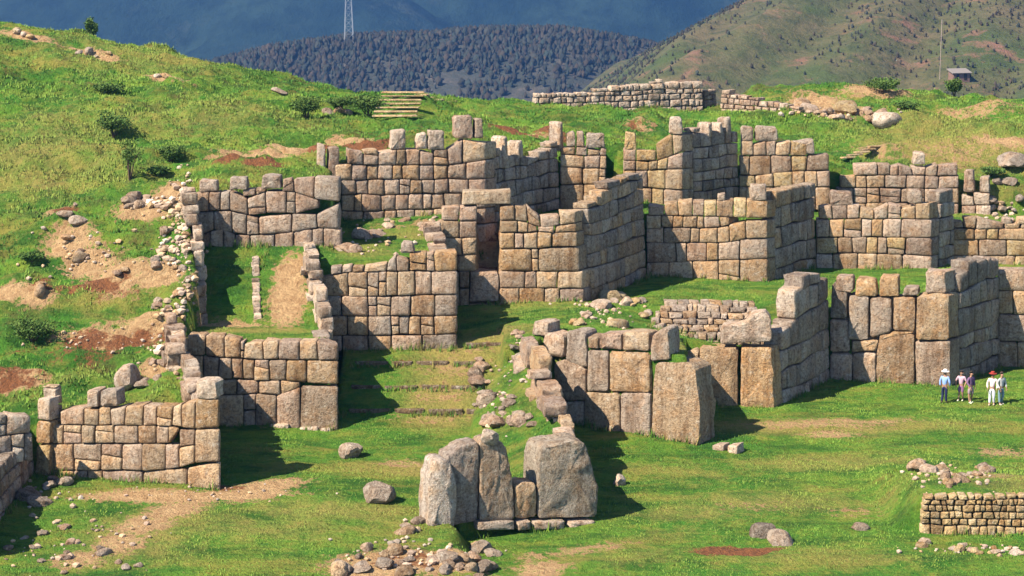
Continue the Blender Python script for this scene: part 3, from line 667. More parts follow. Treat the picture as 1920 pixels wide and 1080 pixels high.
w.rows_sh([(0, 5.0), (1.5, 5.1), (2.5, 5.5), (4, 5.7), (w.len, 5.9)], .95, 1.05)
# ---- second tier, right
w = Wall('masonry_wall', 'middle tier wall with a pale rounded right corner facing the open lawn', cW2c0, cW2c1, pal=('tan', 'tan', 'yellow', 'pink'), thick=.9, ret1=away(cW2c1, cW2d0))
w.rows_px([[(1210,527),(1440,531)], [(1210,492),(1300,490),(1400,486),(1440,485)], [(1210,455),(1385,455),(1388,449),(1440,448)], [(1210,428),(1365,427),(1372,414),(1440,412)], [(1210,403),(1440,410)], [(1210,382),(1300,376),(1360,378),(1374,374),(1440,376)]],
  [[1212,1255,1300,1348,1386,1440],[1212,1268,1288,1325,1348,1386,1440],[1212,1245,1295,1312,1344,1368,1398,1440],[1212,1240,1262,1280,1308,1320,1350,1368],[1215,1245,1272,1300,1322,1345,1374,1400,1440]],
  tops=[(1345,1361,363,'pale'),(1406,1438,346,'pale')])
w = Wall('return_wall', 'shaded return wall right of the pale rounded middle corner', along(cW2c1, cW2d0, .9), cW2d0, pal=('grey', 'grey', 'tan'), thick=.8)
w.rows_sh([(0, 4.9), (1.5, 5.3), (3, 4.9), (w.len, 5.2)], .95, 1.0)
w = Wall('masonry_wall', 'middle tier wall section farther right with squared lower corner stones', cW2d0, cW2d1, pal=('tan', 'yellow', 'tan', 'pink'), thick=.9, ret1=away(cW2d1, cW2e0))
w.rows_px([[(1528,508),(1748,510)], [(1528,476),(1615,474),(1690,478),(1748,480)], [(1528,446),(1620,444),(1748,446)], [(1528,412),(1615,410),(1748,411)], [(1528,386),(1612,384),(1614,396),(1640,394),(1645,383),(1748,380)]],
  [[1530,1562,1610,1646,1692,1748],[1530,1572,1598,1626,1646,1662,1698,1748],[1530,1556,1582,1617,1635,1655,1690,1748],[1535,1560,1588,1612,1640,1665,1690,1715,1744]],
  tops=[(1556,1600,359,'pink'),(1702,1730,356,'pink')])
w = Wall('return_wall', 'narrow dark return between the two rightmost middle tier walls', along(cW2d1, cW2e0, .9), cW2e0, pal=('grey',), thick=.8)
w.rows_sh([(0, 4.7), (w.len, 4.2)], .8, .9)
w = Wall('masonry_wall', 'yellowish middle tier wall cut by the right edge of the picture', cW2e0, cW2e1, pal=('yellow', 'tan', 'tan'), thick=.9)
w.rows_px([[(1785,506),(2050,508)], [(1785,478),(2050,480)], [(1785,450),(2050,450)], [(1785,428),(2050,430)], [(1785,408),(1850,406),(1855,420),(2050,418)]], [(1785,2050,38)]*4, tops=[(1905,1930,407),(1880,1900,409,'pale')])
# ---- third tier
w = Wall('masonry_wall', 'top tier wall left of centre with upright blocks and a tall corner block', cW3m0, cW3m1, pal=('tan', 'pink', 'pink'), thick=.9, ret1=away(cW3m1, cW3n0))
w.rows_px([[(640,470),(912,460)], [(640,425),(800,425),(912,420)], [(640,396),(912,390)], [(640,366),(912,362)], [(640,337),(912,336)], [(640,309),(845,309),(912,300)], [(640,280),(840,280),(844,260),(912,260)]],
  [(640,912,30)]*2 + [(640,912,25)] + [[640,668,692,720,748,770,790,815,842,880,912],[628,660,688,708,735,755,785,815,840,875,912],[652,682,710,744,760,788,813,841,868,912]],
  tops=[(594,612,268,'pale',352),(614,638,274,None,350),(732,761,244,'pale'),(780,802,250,'pale'),(803,834,245,'pale'),(851,888,217,'pink'),(889,907,221,'pink')])
w.stone([w.px(644, 470), w.px(702, 470), w.px(697, 436), w.px(668, 431), w.px(650, 445)], col=pick('pale'), proud=1.6, rough=1, thick=1.2)
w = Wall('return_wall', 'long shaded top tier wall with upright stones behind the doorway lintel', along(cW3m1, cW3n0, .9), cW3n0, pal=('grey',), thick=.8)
w.rows_sh([(0, 4.0), (1.2, 3.3), (2.5, 3.1), (4, 2.9), (6, 3.4), (8, 3.9), (w.len, 4.4)], .65, .75)
for a, hgt, wd in ((1.0, 4.4, .5), (2.4, 4.0, .6), (6.6, 4.7, .5)):
    w.stone([(a, 2.9), (a+wd, 2.9), (a+wd*.9, hgt), (a+.1, hgt-.1)], col=pick('pale'), rough=1)
w = Wall('masonry_wall', 'top tier gatepost wall left of the narrow gap', cW3n0, cW3n1, pal=('tan', 'tan', 'pink'), thick=1.0)
w.rows_px([[(1050,390),(1138,390)], [(1050,346),(1138,346)], [(1050,313),(1138,316)], [(1050,290),(1138,292)], [(1050,275),(1138,277)]], [[1050,1095,1136],[1050,1092,1124,1136],[1050,1095,1125,1137],[1050,1080,1100,1126,1137]], tops=[(1062,1080,248,'pale'),(1080,1096,246,'pink'),(1098,1135,251,'pale')])
w = Wall('masonry_wall', 'stepped top tier wall right of the narrow gap with one high corner block', cW3c0, cW3c1, pal=('tan', 'yellow', 'pink'), thick=.9, ret1=away(cW3c1, cW3d0))
w.rows_px([[(1166,385),(1281,385)], [(1166,352),(1281,355)], [(1166,320),(1281,318)], [(1166,302),(1232,302),(1281,285)], [(1166,280),(1230,283),(1234,252),(1281,252)]],
  [[1168,1190,1224,1246,1281],[1168,1192,1215,1246,1281],[1168,1193,1216,1232,1252,1281],[1168,1194,1230,1262,1281]], tops=[(1170,1194,248,'yellow'),(1254,1281,220,'pale')])
w = Wall('return_wall', 'shaded top tier wall with jagged pale pillars along its top', along(cW3c1, cW3d0, .9), cW3d0, pal=('grey', 'pink'), thick=.8)
w.rows_sh([(0, 4.3), (1.5, 3.9), (3, 4.0), (w.len, 3.4)], .65, .8)
for a, hgt, wd in ((1.3, 4.5, .45), (2.3, 4.4, .4), (2.9, 4.7, .55)):
    w.stone([(a, 3.5), (a+wd, 3.5), (a+wd*.9, hgt), (a+.06, hgt-.1)], col=pick('pale'), rough=1)
w = Wall('masonry_wall', 'stepped block wall of the top tier, highest at its left end', cW3d0, cW3d1, pal=('tan', 'yellow', 'pink'), thick=.9)
w.rows_px([[(1385,385),(1557,385)], [(1385,352),(1557,352)], [(1385,330),(1445,328),(1450,322),(1557,320)], [(1385,292),(1515,292),(1557,290)], [(1385,264),(1513,264),(1515,288),(1557,289)]],
  [[1386,1420,1450,1475,1505,1530,1557],[1386,1416,1450,1485,1508,1532,1557],[1388,1404,1445,1484,1513,1555],[1389,1412,1436,1455,1482,1514]], tops=[(1389,1413,238,'pale'),(1415,1460,238,'pale'),(1484,1528,263,'grey',288)])
w = Wall('masonry_wall', 'low right wall of the top tier with a single upstanding pale block', cW3e0, cW3e1, pal=('pink', 'tan', 'pink'), thick=.9, ret1=(.2, 1))
w.rows_px([[(1560,412),(1798,414)], [(1560,380),(1798,382)], [(1565,352),(1798,354)], [(1575,329),(1798,330)], [(1592,308),(1670,306),(1674,312),(1684,308),(1758,308),(1760,304),(1798,304)]],
  [(1562,1798,34),[1568,1600,1624,1650,1690,1712,1735,1760,1798],[1575,1606,1625,1660,1700,1735,1760,1798],[1600,1645,1670,1685,1710,1736,1758,1796]], tops=[(1712,1736,286,'pale')])
w = Wall('broken_wall', 'crumbling end of the top tier wall at right', along(cW3e1, cW3f1, .3), cW3f1, pal=('pale', 'pink'), thick=.8)
w.rows_px([[(1800,412),(1860,412)], [(1800,385),(1860,385)], [(1800,360),(1858,362)]], [[1803,1830,1858],[1803,1826,1856]], tops=[(1806,1828,318),(1836,1856,331)])
# ---- tier 1, right: the megaliths
w = Wall('megalith_wall', 'row of giant standing stones in the foreground with a low gap stone', cM0, cM1, pal='grey', thick=.95, batter=.04, bulge=1.0)
w.polys_px([{'p': [(899,978),(963,977),(962,900),(946,832),(930,818),(899,826)], 'pal': 'pink', 'kw': {'bulge': .05, 'col': (.34, .255, .18)}},
            {'p': [(834,992),(897,980),(898,826),(868,832),(836,856)], 'pal': 'grey', 'kw': {'bulge': .05, 'col': (.28, .225, .185)}},
            {'p': [(965,974),(1007,972),(1006,908),(985,903),(966,910)], 'pal': 'tan'},
            {'p': [(1009,972),(1119,970),(1122,915),(1100,832),(1078,826),(1018,840),(1010,868)], 'pal': 'grey', 'kw': {'thick': 1.5, 'bulge': .08, 'rough': 1.4, 'col': (.31, .255, .195)}}], rough=.95)
w.stone([w.px(798, 1004), w.px(846, 1006), w.px(852, 905), w.px(838, 860), w.px(812, 856), w.px(800, 885)], col=(.46, .38, .31), thick=1.1, bulge=.16, proud=.35, rough=1.5)
for a, b in ((888,963),(966,992),(995,1057),(1062,1113)):
    w.stone([w.px(a, 992), w.px(b, 990), w.px(b, 973), w.px(a, 976)], col=pick('pale'), thick=.8, proud=.28, bulge=.04)
w = Wall('return_wall', 'broken wall of pale boulders climbing from the standing stones to the bastion', along(cM1, cRc, 1.9), cRc, pal=('tan', 'pink', 'pale'), thick=.75, batter=0)
w.rows_sh([(0, 2.3), (2.5, 2.7), (4.5, 3.2), (6.5, 3.8), (8, 4.5), (w.len, 5.2)], .9, 1.15, wild=1.3)
w = Wall('megalith_wall', 'lower wall of tall fitted slabs behind the standing stones with one huge end stone', cC0, cC1, pal=('pink', 'grey', 'tan'), thick=1.1, bulge=1.1)
w.polys_px([{'p': [(1222,834),(1312,838),(1314,760),(1303,690),(1290,680),(1228,680),(1223,715)], 'pal': 'tan', 'kw': {'thick': 1.5, 'bulge': .12, 'col': (.36, .255, .16)}},
  [(1046,822),(1093,828),(1095,752),(1048,754)], [(1095,828),(1163,832),(1162,737),(1096,736)], [(1164,833),(1220,836),(1219,736),(1163,737)],
  [(1040,753),(1098,752),(1099,690),(1062,672),(1040,680)], [(1100,736),(1140,735),(1140,657),(1101,655)], {'p': [(1141,735),(1220,736),(1218,662),(1141,658)], 'pal': 'tan'},
  [(1012,664),(1058,672),(1058,628),(1022,622)], [(1060,680),(1100,690),(1100,655),(1097,622),(1062,620)], [(1101,654),(1122,655),(1122,632),(1101,630)], [(1123,655),(1166,656),(1165,626),(1124,625)],
  {'p': [(1167,657),(1217,658),(1216,622),(1168,622)], 'pal': 'tan'}, {'p': [(1219,678),(1256,676),(1254,616),(1240,614),(1221,630)], 'pal': 'pale'}, {'p': [(996,628),(1028,632),(1028,606),(1000,603)], 'pal': 'pale'}], rough=.95)
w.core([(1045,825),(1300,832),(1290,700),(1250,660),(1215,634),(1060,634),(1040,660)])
for a, b in ((1160,1200),(1202,1250),(1255,1303),(1340,1362),(1368,1388)):
    w.stone([w.px(a, 850), w.px(b, 853), w.px(b, 836+(a>1300)*-4), w.px(a, 832)], col=pick('pale'), thick=.7, proud=.3, bulge=.04)
w = Wall('megalith_wall', 'two joined upright slabs under a sloping pale capstone', cD0, cD1, pal=('tan', 'pink'), thick=1.1, ret1=away(cD1, cE0))
w.polys_px([[(1284,768),(1310,768),(1310,652),(1284,660)], {'p': [(1311,768),(1384,769),(1384,652),(1312,650)], 'pal': 'tan'}, {'p': [(1388,769),(1452,770),(1450,700),(1446,652),(1389,650)], 'pal': 'tan', 'kw': {'e1': 1}},
  {'p': [(1350,646),(1448,640),(1446,596),(1434,582),(1412,588),(1392,608),(1352,612)], 'pal': 'pale', 'kw': {'proud': .05}}], rough=1.0)
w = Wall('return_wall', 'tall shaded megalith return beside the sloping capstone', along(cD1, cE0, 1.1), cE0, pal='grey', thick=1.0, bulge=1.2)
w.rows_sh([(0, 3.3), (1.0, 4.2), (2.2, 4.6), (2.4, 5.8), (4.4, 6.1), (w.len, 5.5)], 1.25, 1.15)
w = Wall('megalith_wall', 'wall of giant fitted blocks behind the standing people', cE0, cE1, pal=('pink', 'tan', 'grey'), thick=1.1, ret1=away(cE1, cF2), bulge=1.25)
w.polys_px([[(1556,716),(1598,717),(1598,664),(1556,662)], [(1599,718),(1642,719),(1642,661),(1599,662)], {'p': [(1643,720),(1715,723),(1715,624),(1650,626),(1643,660)], 'pal': 'tan'}, {'p': [(1717,724),(1782,728),(1782,638),(1717,640)], 'pal': 'pink', 'kw': {'e1': 1}},
  [(1556,661),(1594,660),(1590,600),(1556,598)], [(1596,661),(1644,659),(1648,638),(1596,640)], [(1556,597),(1588,598),(1588,546),(1560,530)],
  [(1590,638),(1628,638),(1630,556),(1592,553)], [(1631,636),(1672,622),(1672,558),(1632,557)], {'p': [(1650,637),(1715,623),(1674,622)], 'pal': 'tan'}, [(1674,621),(1716,622),(1716,556),(1675,557)],
  {'p': [(1718,637),(1780,637),(1780,552),(1755,548),(1719,556)], 'pal': 'tan', 'kw': {'proud': .1, 'bulge': .22, 'e1': 1}},
  [(1566,545),(1600,550),(1600,519),(1568,518)], [(1603,556),(1646,557),(1642,524),(1605,522)], [(1648,557),(1686,557),(1684,518),(1650,520)], [(1690,556),(1724,554),(1722,540),(1694,540)],
  {'p': [(1735,551),(1774,551),(1772,509),(1736,508)], 'pal': 'pink', 'kw': {'e1': 1}}], rough=.95)
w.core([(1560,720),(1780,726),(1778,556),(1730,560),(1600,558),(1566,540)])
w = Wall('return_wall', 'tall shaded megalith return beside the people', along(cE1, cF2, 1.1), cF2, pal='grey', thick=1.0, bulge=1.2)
w.rows_sh([(0, 5.6), (1.5, 6.3), (3.5, 6.6), (w.len, 6.0)], 1.3, 1.1)
w = Wall('megalith_wall', 'giant block wall cut by the right edge beside the people', cF2, cF3, pal=('tan', 'pink'), thick=1.1, bulge=1.2)
w.rows_px([[(1870,694),(2080,704)], [(1870,640),(2080,644)], [(1870,590),(2080,594)], [(1870,545),(2080,548)], [(1872,508),(1930,503),(2080,512)]], [(1870,2080,48)]*4)
# ---- yellow rubble wall at lower right
w = Wall('rubble_wall', 'low yellow rubble stone wall at the lower right edge', YW0, YW1, pal='yellow', thick=.5, gap=.02)
w.rows_px([[(1724,1000),(1990,1003)], [(1724,984),(1990,988)], [(1726,972),(1990,974)], [(1727,959),(1990,961)], [(1729,948),(1990,947)], [(1730,937),(1990,936)], [(1731,928),(1990,928)]], [(1725,1990,19),(1726,1990,16),(1727,1990,17),(1729,1990,14),(1730,1990,15),(1731,1990,20)], jit=2.5, minh=5)
# ---- stepped rubble revetment below the terrace lawn
rv = None
for k in range(6):
    f = k/5; z = 3.0+f*1.3
    a = W(1205+8*k, 640-13*k, z); b = W(1446-6*k, 641-13*k, z)
    rv = Wall('rubble_revetment', 'stepped slope of small rubble stones behind the lower wall and its capstone', a, b, pal=('grey', 'tan', 'grey'), thick=.8, gap=.015, parent=rv.root if rv else None, batter=.2)
    rv.rows_sh([(0, .36), (rv.len, .36)], .40, .5, embed=.2)
# ---- far wall on the crest
fw = None
far_a = G(1004, 196); far_b = G(1318, 206)
w = Wall('crest_wall', 'long ruined pale wall on the grassy crest behind the top tier', far_a, far_b, pal=('pale',), thick=.7, gap=.02)
w.rows_sh([(0, .8), (2, .7), (4, .85), (7, 1.15), (9, 1.35), (9.6, .9), (10.2, 1.3), (w.len, 1.1)], .36, .5, embed=.5, bottom=[(0, 0), (w.len, far_b.z-far_a.z)])
far_c = G(1350, 206); far_d = G(1500, 214)
w = Wall('crest_wall', 'low collapsing wall on the crest right of the dark gateway', far_c, far_d, pal=('pink', 'pale'), thick=.7, gap=.02)
w.rows_sh([(0, 1.4), (2, 1.1), (4, .9), (w.len, .6)], .36, .5, embed=.5)
w = Wall('return_wall', 'dark gateway side wall in the crest ruin', along(far_b, far_c, .2)+Vector((0, .2, 0)), Vector((far_c.x-.05, far_c.y+1.6, far_c.z)), pal=('grey',), thick=.5)
w.rows_sh([(0, 1.2), (w.len, 1.4)], .4, .5, embed=.5)

# ------------------------------------------------------------------ rocks
def rock_mesh(seed, n=16, flat=.7):
    rs = random.Random(seed); bm = bmesh.new(); bmesh.ops.create_icosphere(bm, subdivisions=3, radius=1)
    pl = []
    for i in range(n):
        v = Vector((rs.gauss(0, 1), rs.gauss(0, 1), rs.gauss(0, 1))).normalized(); pl.append((v, rs.uniform(.62, .95)))
    for v in bm.verts:
        d = v.co.normalized(); r = 1.05
        for nrm, h in pl:
            c = d.dot(nrm)
            if c > .05: r = min(r, h/c)
        r *= 1+.05*mnoise.noise(d*2.7+Vector((seed, 0, 0)))
        v.co = d*r; v.co.z *= flat; v.co.y *= .85
    me = bpy.data.meshes.new('rock'); bm.to_mesh(me); bm.free()
    me.polygons.foreach_set('use_smooth', [True]*len(me.polygons)); me.set_sharp_from_angle(angle=math.radians(28))
    me.materials.append(M_ROCK); return me
ROCKS = [rock_mesh(i, random.choice((12, 14, 18)), random.choice((.6, .75, .9))) for i in range(10)]
def rock(u, v, w_m, label, group=None, pal='pale', sq=1.0, name='rock', sink=.36, p=None):
    p = p or G(u, v); r = w_m*.64
    o = obj_from(name, random.choice(ROCKS), None, (0, 0, 0), pick(pal))
    o.scale = (r*1.05, r*random.uniform(.85, 1.15), r*sq*random.uniform(.9, 1.15)); o.rotation_euler = (random.uniform(-.25, .25), random.uniform(-.25, .25), random.uniform(0, 6.28))
    o.location = (p.x, p.y, p.z + r*sq*.7*(1-sink*2)); tag(o, label, 'rock', group); return o
rock(659, 856, .95, 'squarish pale rock on the grass below the grass steps', sq=1.15, sink=.22)
rock(709, 938, 1.08, 'large pale pinkish boulder in the grass left of the standing stones', pal='pale', sq=1.15, sink=.25)
rock(1160, 908, .6, 'small white rock on the lawn right of the biggest standing stone')
rock(1430, 1005, .95, 'grey rock of the touching pair on the lower lawn', pal='grey', sq=.9)
rock(1462, 1016, 1.05, 'white rock of the touching pair on the lower lawn', sq=.75)
rock(1614, 993, .6, 'small flat white rock alone on the lawn near the yellow wall', sq=.6)
rock(1585, 208, 1.9, 'large rounded tan boulder on the crest, left of two', pal='yellow', sq=.85, name='boulder')
rock(1665, 232, 1.9, 'pale boulder on the crest slope, right of two', pal='pale', sq=.95, name='boulder')
rock(1625, 214, .7, 'small pinkish rock between the two crest boulders', pal='pink')
rock(1900, 305, 1.8, 'grey outcrop on the slope at the right edge', pal='grey', sq=.6)
rock(146, 415, .9, 'white rock below the little scrape on the left slope', pal='pale', sq=.6)
rock(240, 720, 1.1, 'upright pale rock behind the far left wall', pal='pale', sq=1.5)
rock(1175, 572, .75, 'upright white rock crowning the rubble heap on the lower terrace', pal='pale', sq=1.2)
rock(1158, 612, 1.0, 'flat pale block in the little grass pocket behind the slabs', pal='yellow', sq=.6)
rock(615, 212, .8, 'pale stones near the dark bushes left of the wooden stairs', pal='grey', sq=.6)
rock(525, 174, .9, 'pale rock on the upper left slope under the crest', pal='pale', sq=.6)
rock(920, 840, 1.0, 'pale rock leaning on top of the tallest standing slab', p=WY(918, 824, cM0.y+1.35), pal='pale')
rock(0, 0, .8, 'pale upright stone standing inside the dark doorway', p=rock_spot, pal='pale', sq=1.5)
def scatter(label, group, spots, size, pal, n, spread_u, spread_v):
    for (u, v) in spots:
        for _ in range(n):
            uu, vv = u+random.uniform(-spread_u, spread_u), v+random.uniform(-spread_v, spread_v)
            rock(uu, vv, size*random.choice((.55, .75, 1, 1, 1.3, 1.7)), label, group, pal, sq=random.uniform(.6, 1))
scatter('loose rubble stone on the bare slope beside the tall stair wall', 'rubble beside the stair wall', [(345,400),(330,440),(350,470),(300,480),(345,520),(340,560),(320,500),(345,360),(310,590)], .30, ('pink', 'tan', 'grey'), 5, 28, 18)
scatter('small stone tumbled down the mound left of the broken boulder wall', 'stones on the mound', [(895,690),(905,720),(910,750),(930,790),(960,780),(950,760),(990,680),(975,640),(985,790)], .48, ('grey', 'pink'), 5, 18, 14)
scatter('grey stone strewn over the grass in the lower left corner', 'stones in the lower left corner', [(60,1010),(90,985),(40,1045),(120,1020),(180,1045),(240,1050),(150,980),(70,930),(100,1065)], .30, ('grey', 'pink'), 3, 34, 18)
scatter('rock in the eroded bank at the bottom edge below the standing stones', 'rocks in the eroded bank', [(880,1035),(900,1055),(850,1060),(780,1065),(720,1035),(660,1060),(890,1075),(810,1078),(760,985),(785,975)], .46, ('pink', 'grey', 'tan'), 4, 34, 14)
for q_ in ((640,1070,.8),(720,1062,.7),(835,1050,.9),(905,1068,.8)): rock(q_[0], q_[1], q_[2], 'bigger grey brown rock wedged in the eroded bank at the bottom edge', 'bigger rocks in the bank', 'grey', sq=.9)
scatter('stone of the small heap around the dark pit on the right lawn', 'heap by the dark pit', [(1735,880),(1760,890),(1785,905),(1715,872),(1800,900),(1840,885)], .45, ('pale', 'tan'), 4, 16, 9)
scatter('half buried stone in the line on the lawn below the yellow wall', 'buried stones below the yellow wall', [(1790,1030),(1830,1035),(1870,1035),(1905,1035),(1740,1024)], .32, ('yellow', 'pale'), 4, 22, 6)
scatter('stone of the low line edging the rubble heap behind the slabs', 'stones edging the rubble heap', [(1080,610),(1105,590),(1130,575),(1155,562),(1195,572),(1215,590),(1235,610)], .6, ('pale', 'yellow'), 3, 10, 6)
scatter('reddish stone half sunk in the crest slope between wall and boulders', 'stones on the crest slope', [(1520,205),(1560,215),(1590,222),(1610,228),(1640,215)], .7, ('pink', 'tan'), 3, 26, 5)
scatter('loose stone on the ledge above the left block of the middle wall', 'stones on the middle ledge', [(700,440),(660,470),(740,420),(790,430),(820,410)], .6, ('pink', 'pale'), 3, 22, 8)
scatter('loose stone at the ruined right end of the top tier', 'stones at the right end of the top tier', [(1870,395),(1890,400),(1860,380),(1905,385),(1880,345)], .6, ('pale', 'grey'), 3, 14, 7)
scatter('white stone fallen from the stair wall onto the left slope edge', 'stones left of the stair wall foot', [(235,385),(260,380),(285,570),(300,680),(330,660),(285,715)], .5, ('pink', 'grey'), 3, 18, 8)
scatter('stone lying along the pale trail on the upper left slope', 'stones along the trail', [(20,60),(50,68),(160,97),(190,104),(310,143),(640,210)], .5, ('pale', 'yellow'), 2, 14, 3)
scatter('small stone at the foot of the dark wall at bottom left', 'stones under the dark wall', [(90,915),(60,940),(110,905)], .6, 'grey', 3, 16, 8)
scatter('rock exposed in the scrape on the left slope', 'rocks in the left slope scrape', [(120,395),(130,460),(165,485),(215,510),(60,545)], .45, ('tan', 'pink'), 2, 24, 12)

# small rubble that cannot be told apart singly
def rubble(label, spots, pal):
    V = []; F = []; C = []; k = 0
    for u, v, ru, rv, n, sz in spots:
        for _ in range(n):
            p = G(u+random.gauss(0, ru), v+random.gauss(0, rv)); r = sz*random.choice((.4, .6, .8, 1, 1.5)); me = random.choice(RUB)
            a = random.uniform(0, 6.28); c_, s_ = math.cos(a), math.sin(a); col = pick(pal)
            for q in me[0]: V.append((p.x+(q[0]*c_-q[1]*s_)*r, p.y+(q[0]*s_+q[1]*c_)*r, p.z+q[2]*r+r*.15)); C.append((*col, 1))
            F += [tuple(i+k for i in f) for f in me[1]]; k += len(me[0])
    me = bpy.data.meshes.new('rubble'); me.from_pydata(V, [], F); at = me.attributes.new('tint', 'FLOAT_COLOR', 'POINT'); at.data.foreach_set('color', np.array(C, np.float32).ravel())
    me.materials.append(M_RUB); o = obj_from('rubble', me); o['kind'] = 'stuff'; o['label'] = label; o['category'] = 'rubble'
M_RUB, _nt, _b = nt_mat('rubble_stone'); _a = N(_nt, 'ShaderNodeAttribute', attribute_name='tint'); _nt.links.new(_a.outputs['Color'], _b.inputs['Base Color'])
RUB = []
for i_ in range(8):
    bm = bmesh.new(); bmesh.ops.create_icosphere(bm, subdivisions=1, radius=.5)
    for v in bm.verts: v.co *= random.uniform(.6, 1.1); v.co.z *= .75
    bm.verts.index_update(); RUB.append(([tuple(v.co) for v in bm.verts], [tuple(v.index for v in f.verts) for f in bm.faces])); bm.free()
rubble('pinkish rubble spilling down the slope left of the stair wall', [(345,380,16,26,60,.34),(340,440,20,20,70,.32),(330,480,26,14,60,.32),(350,540,12,24,40,.34),(300,385,24,8,40,.36),(330,590,16,10,25,.36),(310,660,22,22,30,.34)], ('pink', 'tan', 'pale'))
rubble('gravelly stones littering the worn earth around the ruins', [(200,1010,70,24,30,.2),(100,1040,50,20,24,.24),(780,1045,70,20,80,.28),(930,740,22,40,34,.26),(980,680,22,30,30,.26),(160,480,50,24,50,.26),(1780,895,40,12,40,.24),(1830,1032,60,5,40,.2),(1550,212,50,6,60,.34),(1120,590,40,14,50,.26),(400,925,120,8,50,.14),(1880,400,26,12,40,.3),(700,450,50,16,50,.28),(90,930,40,20,18,.26),(200,640,80,14,40,.2)], ('grey', 'pink', 'tan'))
# ------------------------------------------------------------------ stairs on the crest
def crest_stairs(label, a, b, n, wid, skew=0.0):
    p0, p1 = G(*a), G(*b); root = empty('hill_stairs', p0, label, 'stairs')
    for i in range(n):
        f = i/(n-1); p = p0.lerp(p1, f); me = bpy.data.meshes.new('step'); bm = bmesh.new()
        bmesh.ops.create_cube(bm, size=1)
        for v in bm.verts: v.co = Vector((v.co.x*wid*random.uniform(.95, 1.05), v.co.y*.34, v.co.z*.10))
        bmesh.ops.bevel(bm, geom=list(bm.edges), offset=.03, segments=1, affect='EDGES')
        for v in bm.verts: v.co += Vector((random.uniform(-.02, .02), random.uniform(-.02, .02), random.uniform(-.015, .015)))
        bm.to_mesh(me); bm.free(); me.materials.append(M_STONE)
        z = max(p.z, ground_z(p.x, p.y))
        o = obj_from('step', me, root, Vector((p.x, p.y, z+.16))-root.location, pick('yellow')); o.rotation_euler.z = skew
crest_stairs('flight of pale straw coloured steps climbing the crest left of centre', (740, 222), (756, 178), 7, 2.7)
crest_stairs('short flight of narrow steps on the slope above the top tier right end', (1590, 300), (1640, 280), 5, 1.1, .5)
# pale path kerb leaving the steps
pk0 = G(790, 184); pk1 = G(858, 189)
w = Wall('path_kerb', 'thin pale path edge running right from the top of the crest steps', pk0, pk1, cat='kerb', pal='yellow', thick=.9, batter=0)
for i in range(8):
    a = i*w.len/8; z0 = ground_z(*xy(w.at(a, 0, 0)))-w.P0.z
    w.stone([(a+.02, z0-.2), (a+w.len/8-.03, z0-.2), (a+w.len/8-.03, z0+.12), (a+.02, z0+.12)], rough=.5)

# ------------------------------------------------------------------ vegetation
def leaf_mat(name, a, b):
    m, nt, bs = nt_mat(name); g = N(nt, 'ShaderNodeNewGeometry'); n = noise_tex(nt, g.outputs['Position'], 3.0, 3)
    nt.links.new(mixc(nt, ramp(nt, n.outputs[0], .35, .65), a, b), bs.inputs['Base Color']); return m
M_BUSH = leaf_mat('bush_leaves', (.036, .085, .020), (.11, .165, .035))
M_WOOD = plain('twig_bark', (.09, .06, .04))
def tube(bm, p, q, r0, r1, n=5):
    d = (q-p).normalized(); x = d.orthogonal().normalized(); y = d.cross(x); A = []; B = []
    for i in range(n):
        t = 2*math.pi*i/n; A.append(bm.verts.new(p+(x*math.cos(t)+y*math.sin(t))*r0)); B.append(bm.verts.new(q+(x*math.cos(t)+y*math.sin(t))*r1))
    for i in range(n): bm.faces.new((A[i], A[(i+1) % n], B[(i+1) % n], B[i]))
    bm.faces.new(B); bm.faces.new(A[::-1])
def leaf_cloud(bm, c, rad, n, ls, rs):
    for _ in range(n):
        d = Vector((rs.gauss(0, 1), rs.gauss(0, 1), rs.gauss(0, 1))).normalized()*rs.uniform(.35, 1)**.6
        p = c+Vector((d.x*rad.x, d.y*rad.y, d.z*rad.z)); a = Vector((rs.gauss(0, 1), rs.gauss(0, 1), rs.gauss(0, .6))).normalized(); b = a.orthogonal().normalized(); b.rotate(__import__('mathutils').Quaternion(a, rs.uniform(0, 6.28)))
        l = ls*rs.uniform(.6, 1.3)
        bm.faces.new([bm.verts.new(p), bm.verts.new(p+a*l*.5+b*l*.28), bm.verts.new(p+a*l), bm.verts.new(p+a*l*.5-b*l*.28)])
def bush(name, p, hgt, wid, label, cat='bush', sparse=False, group=None, seed=0):
    rs = random.Random(seed); root = empty(name, p, label, cat, group); trunk = bpy.data.meshes.new('stem'); bm = bmesh.new(); tips = []
    ns = 5 if sparse else 7
    for i in range(ns):
        an = 6.28*i/ns+rs.uniform(-.4, .4); sp = wid*.5*rs.uniform(.2, .8)
        q = Vector((math.cos(an)*sp*.5, math.sin(an)*sp*.5, hgt*rs.uniform(.4, .6))); t = Vector((math.cos(an)*sp, math.sin(an)*sp, hgt*rs.uniform(.7, 1.0)))
        tube(bm, Vector((0, 0, -.15)), q, .035*hgt**.5, .02*hgt**.5); tube(bm, q, t, .02*hgt**.5, .006); tips += [q, t, q.lerp(t, .5)]
    bm.to_mesh(trunk); bm.free(); trunk.materials.append(M_WOOD); obj_from('trunk' if name.endswith('tree') else 'stem', trunk, root)
    fm = bpy.data.meshes.new('foliage'); bm = bmesh.new()
    for t in tips: leaf_cloud(bm, t, Vector((wid*.26, wid*.26, hgt*.17))*(.55 if sparse else 1), 45 if sparse else 95, .14 if sparse else .15, rs)
    bm.to_mesh(fm); bm.free(); fm.materials.append(M_BUSH); obj_from('crown' if name.endswith('tree') else 'foliage', fm, root)
bush('bush', G(243, 338), 2.1, 2.0, 'tall sparse leggy bush on the left slope', sparse=True, seed=1)
bush('bush', G(213, 258), 1.2, 2.0, 'dark round bush above the leggy bush on the left slope', seed=2)
bush('bush', G(690, 218), 1.2, 2.8, 'dark bush hugging the left side of the crest steps', seed=3)
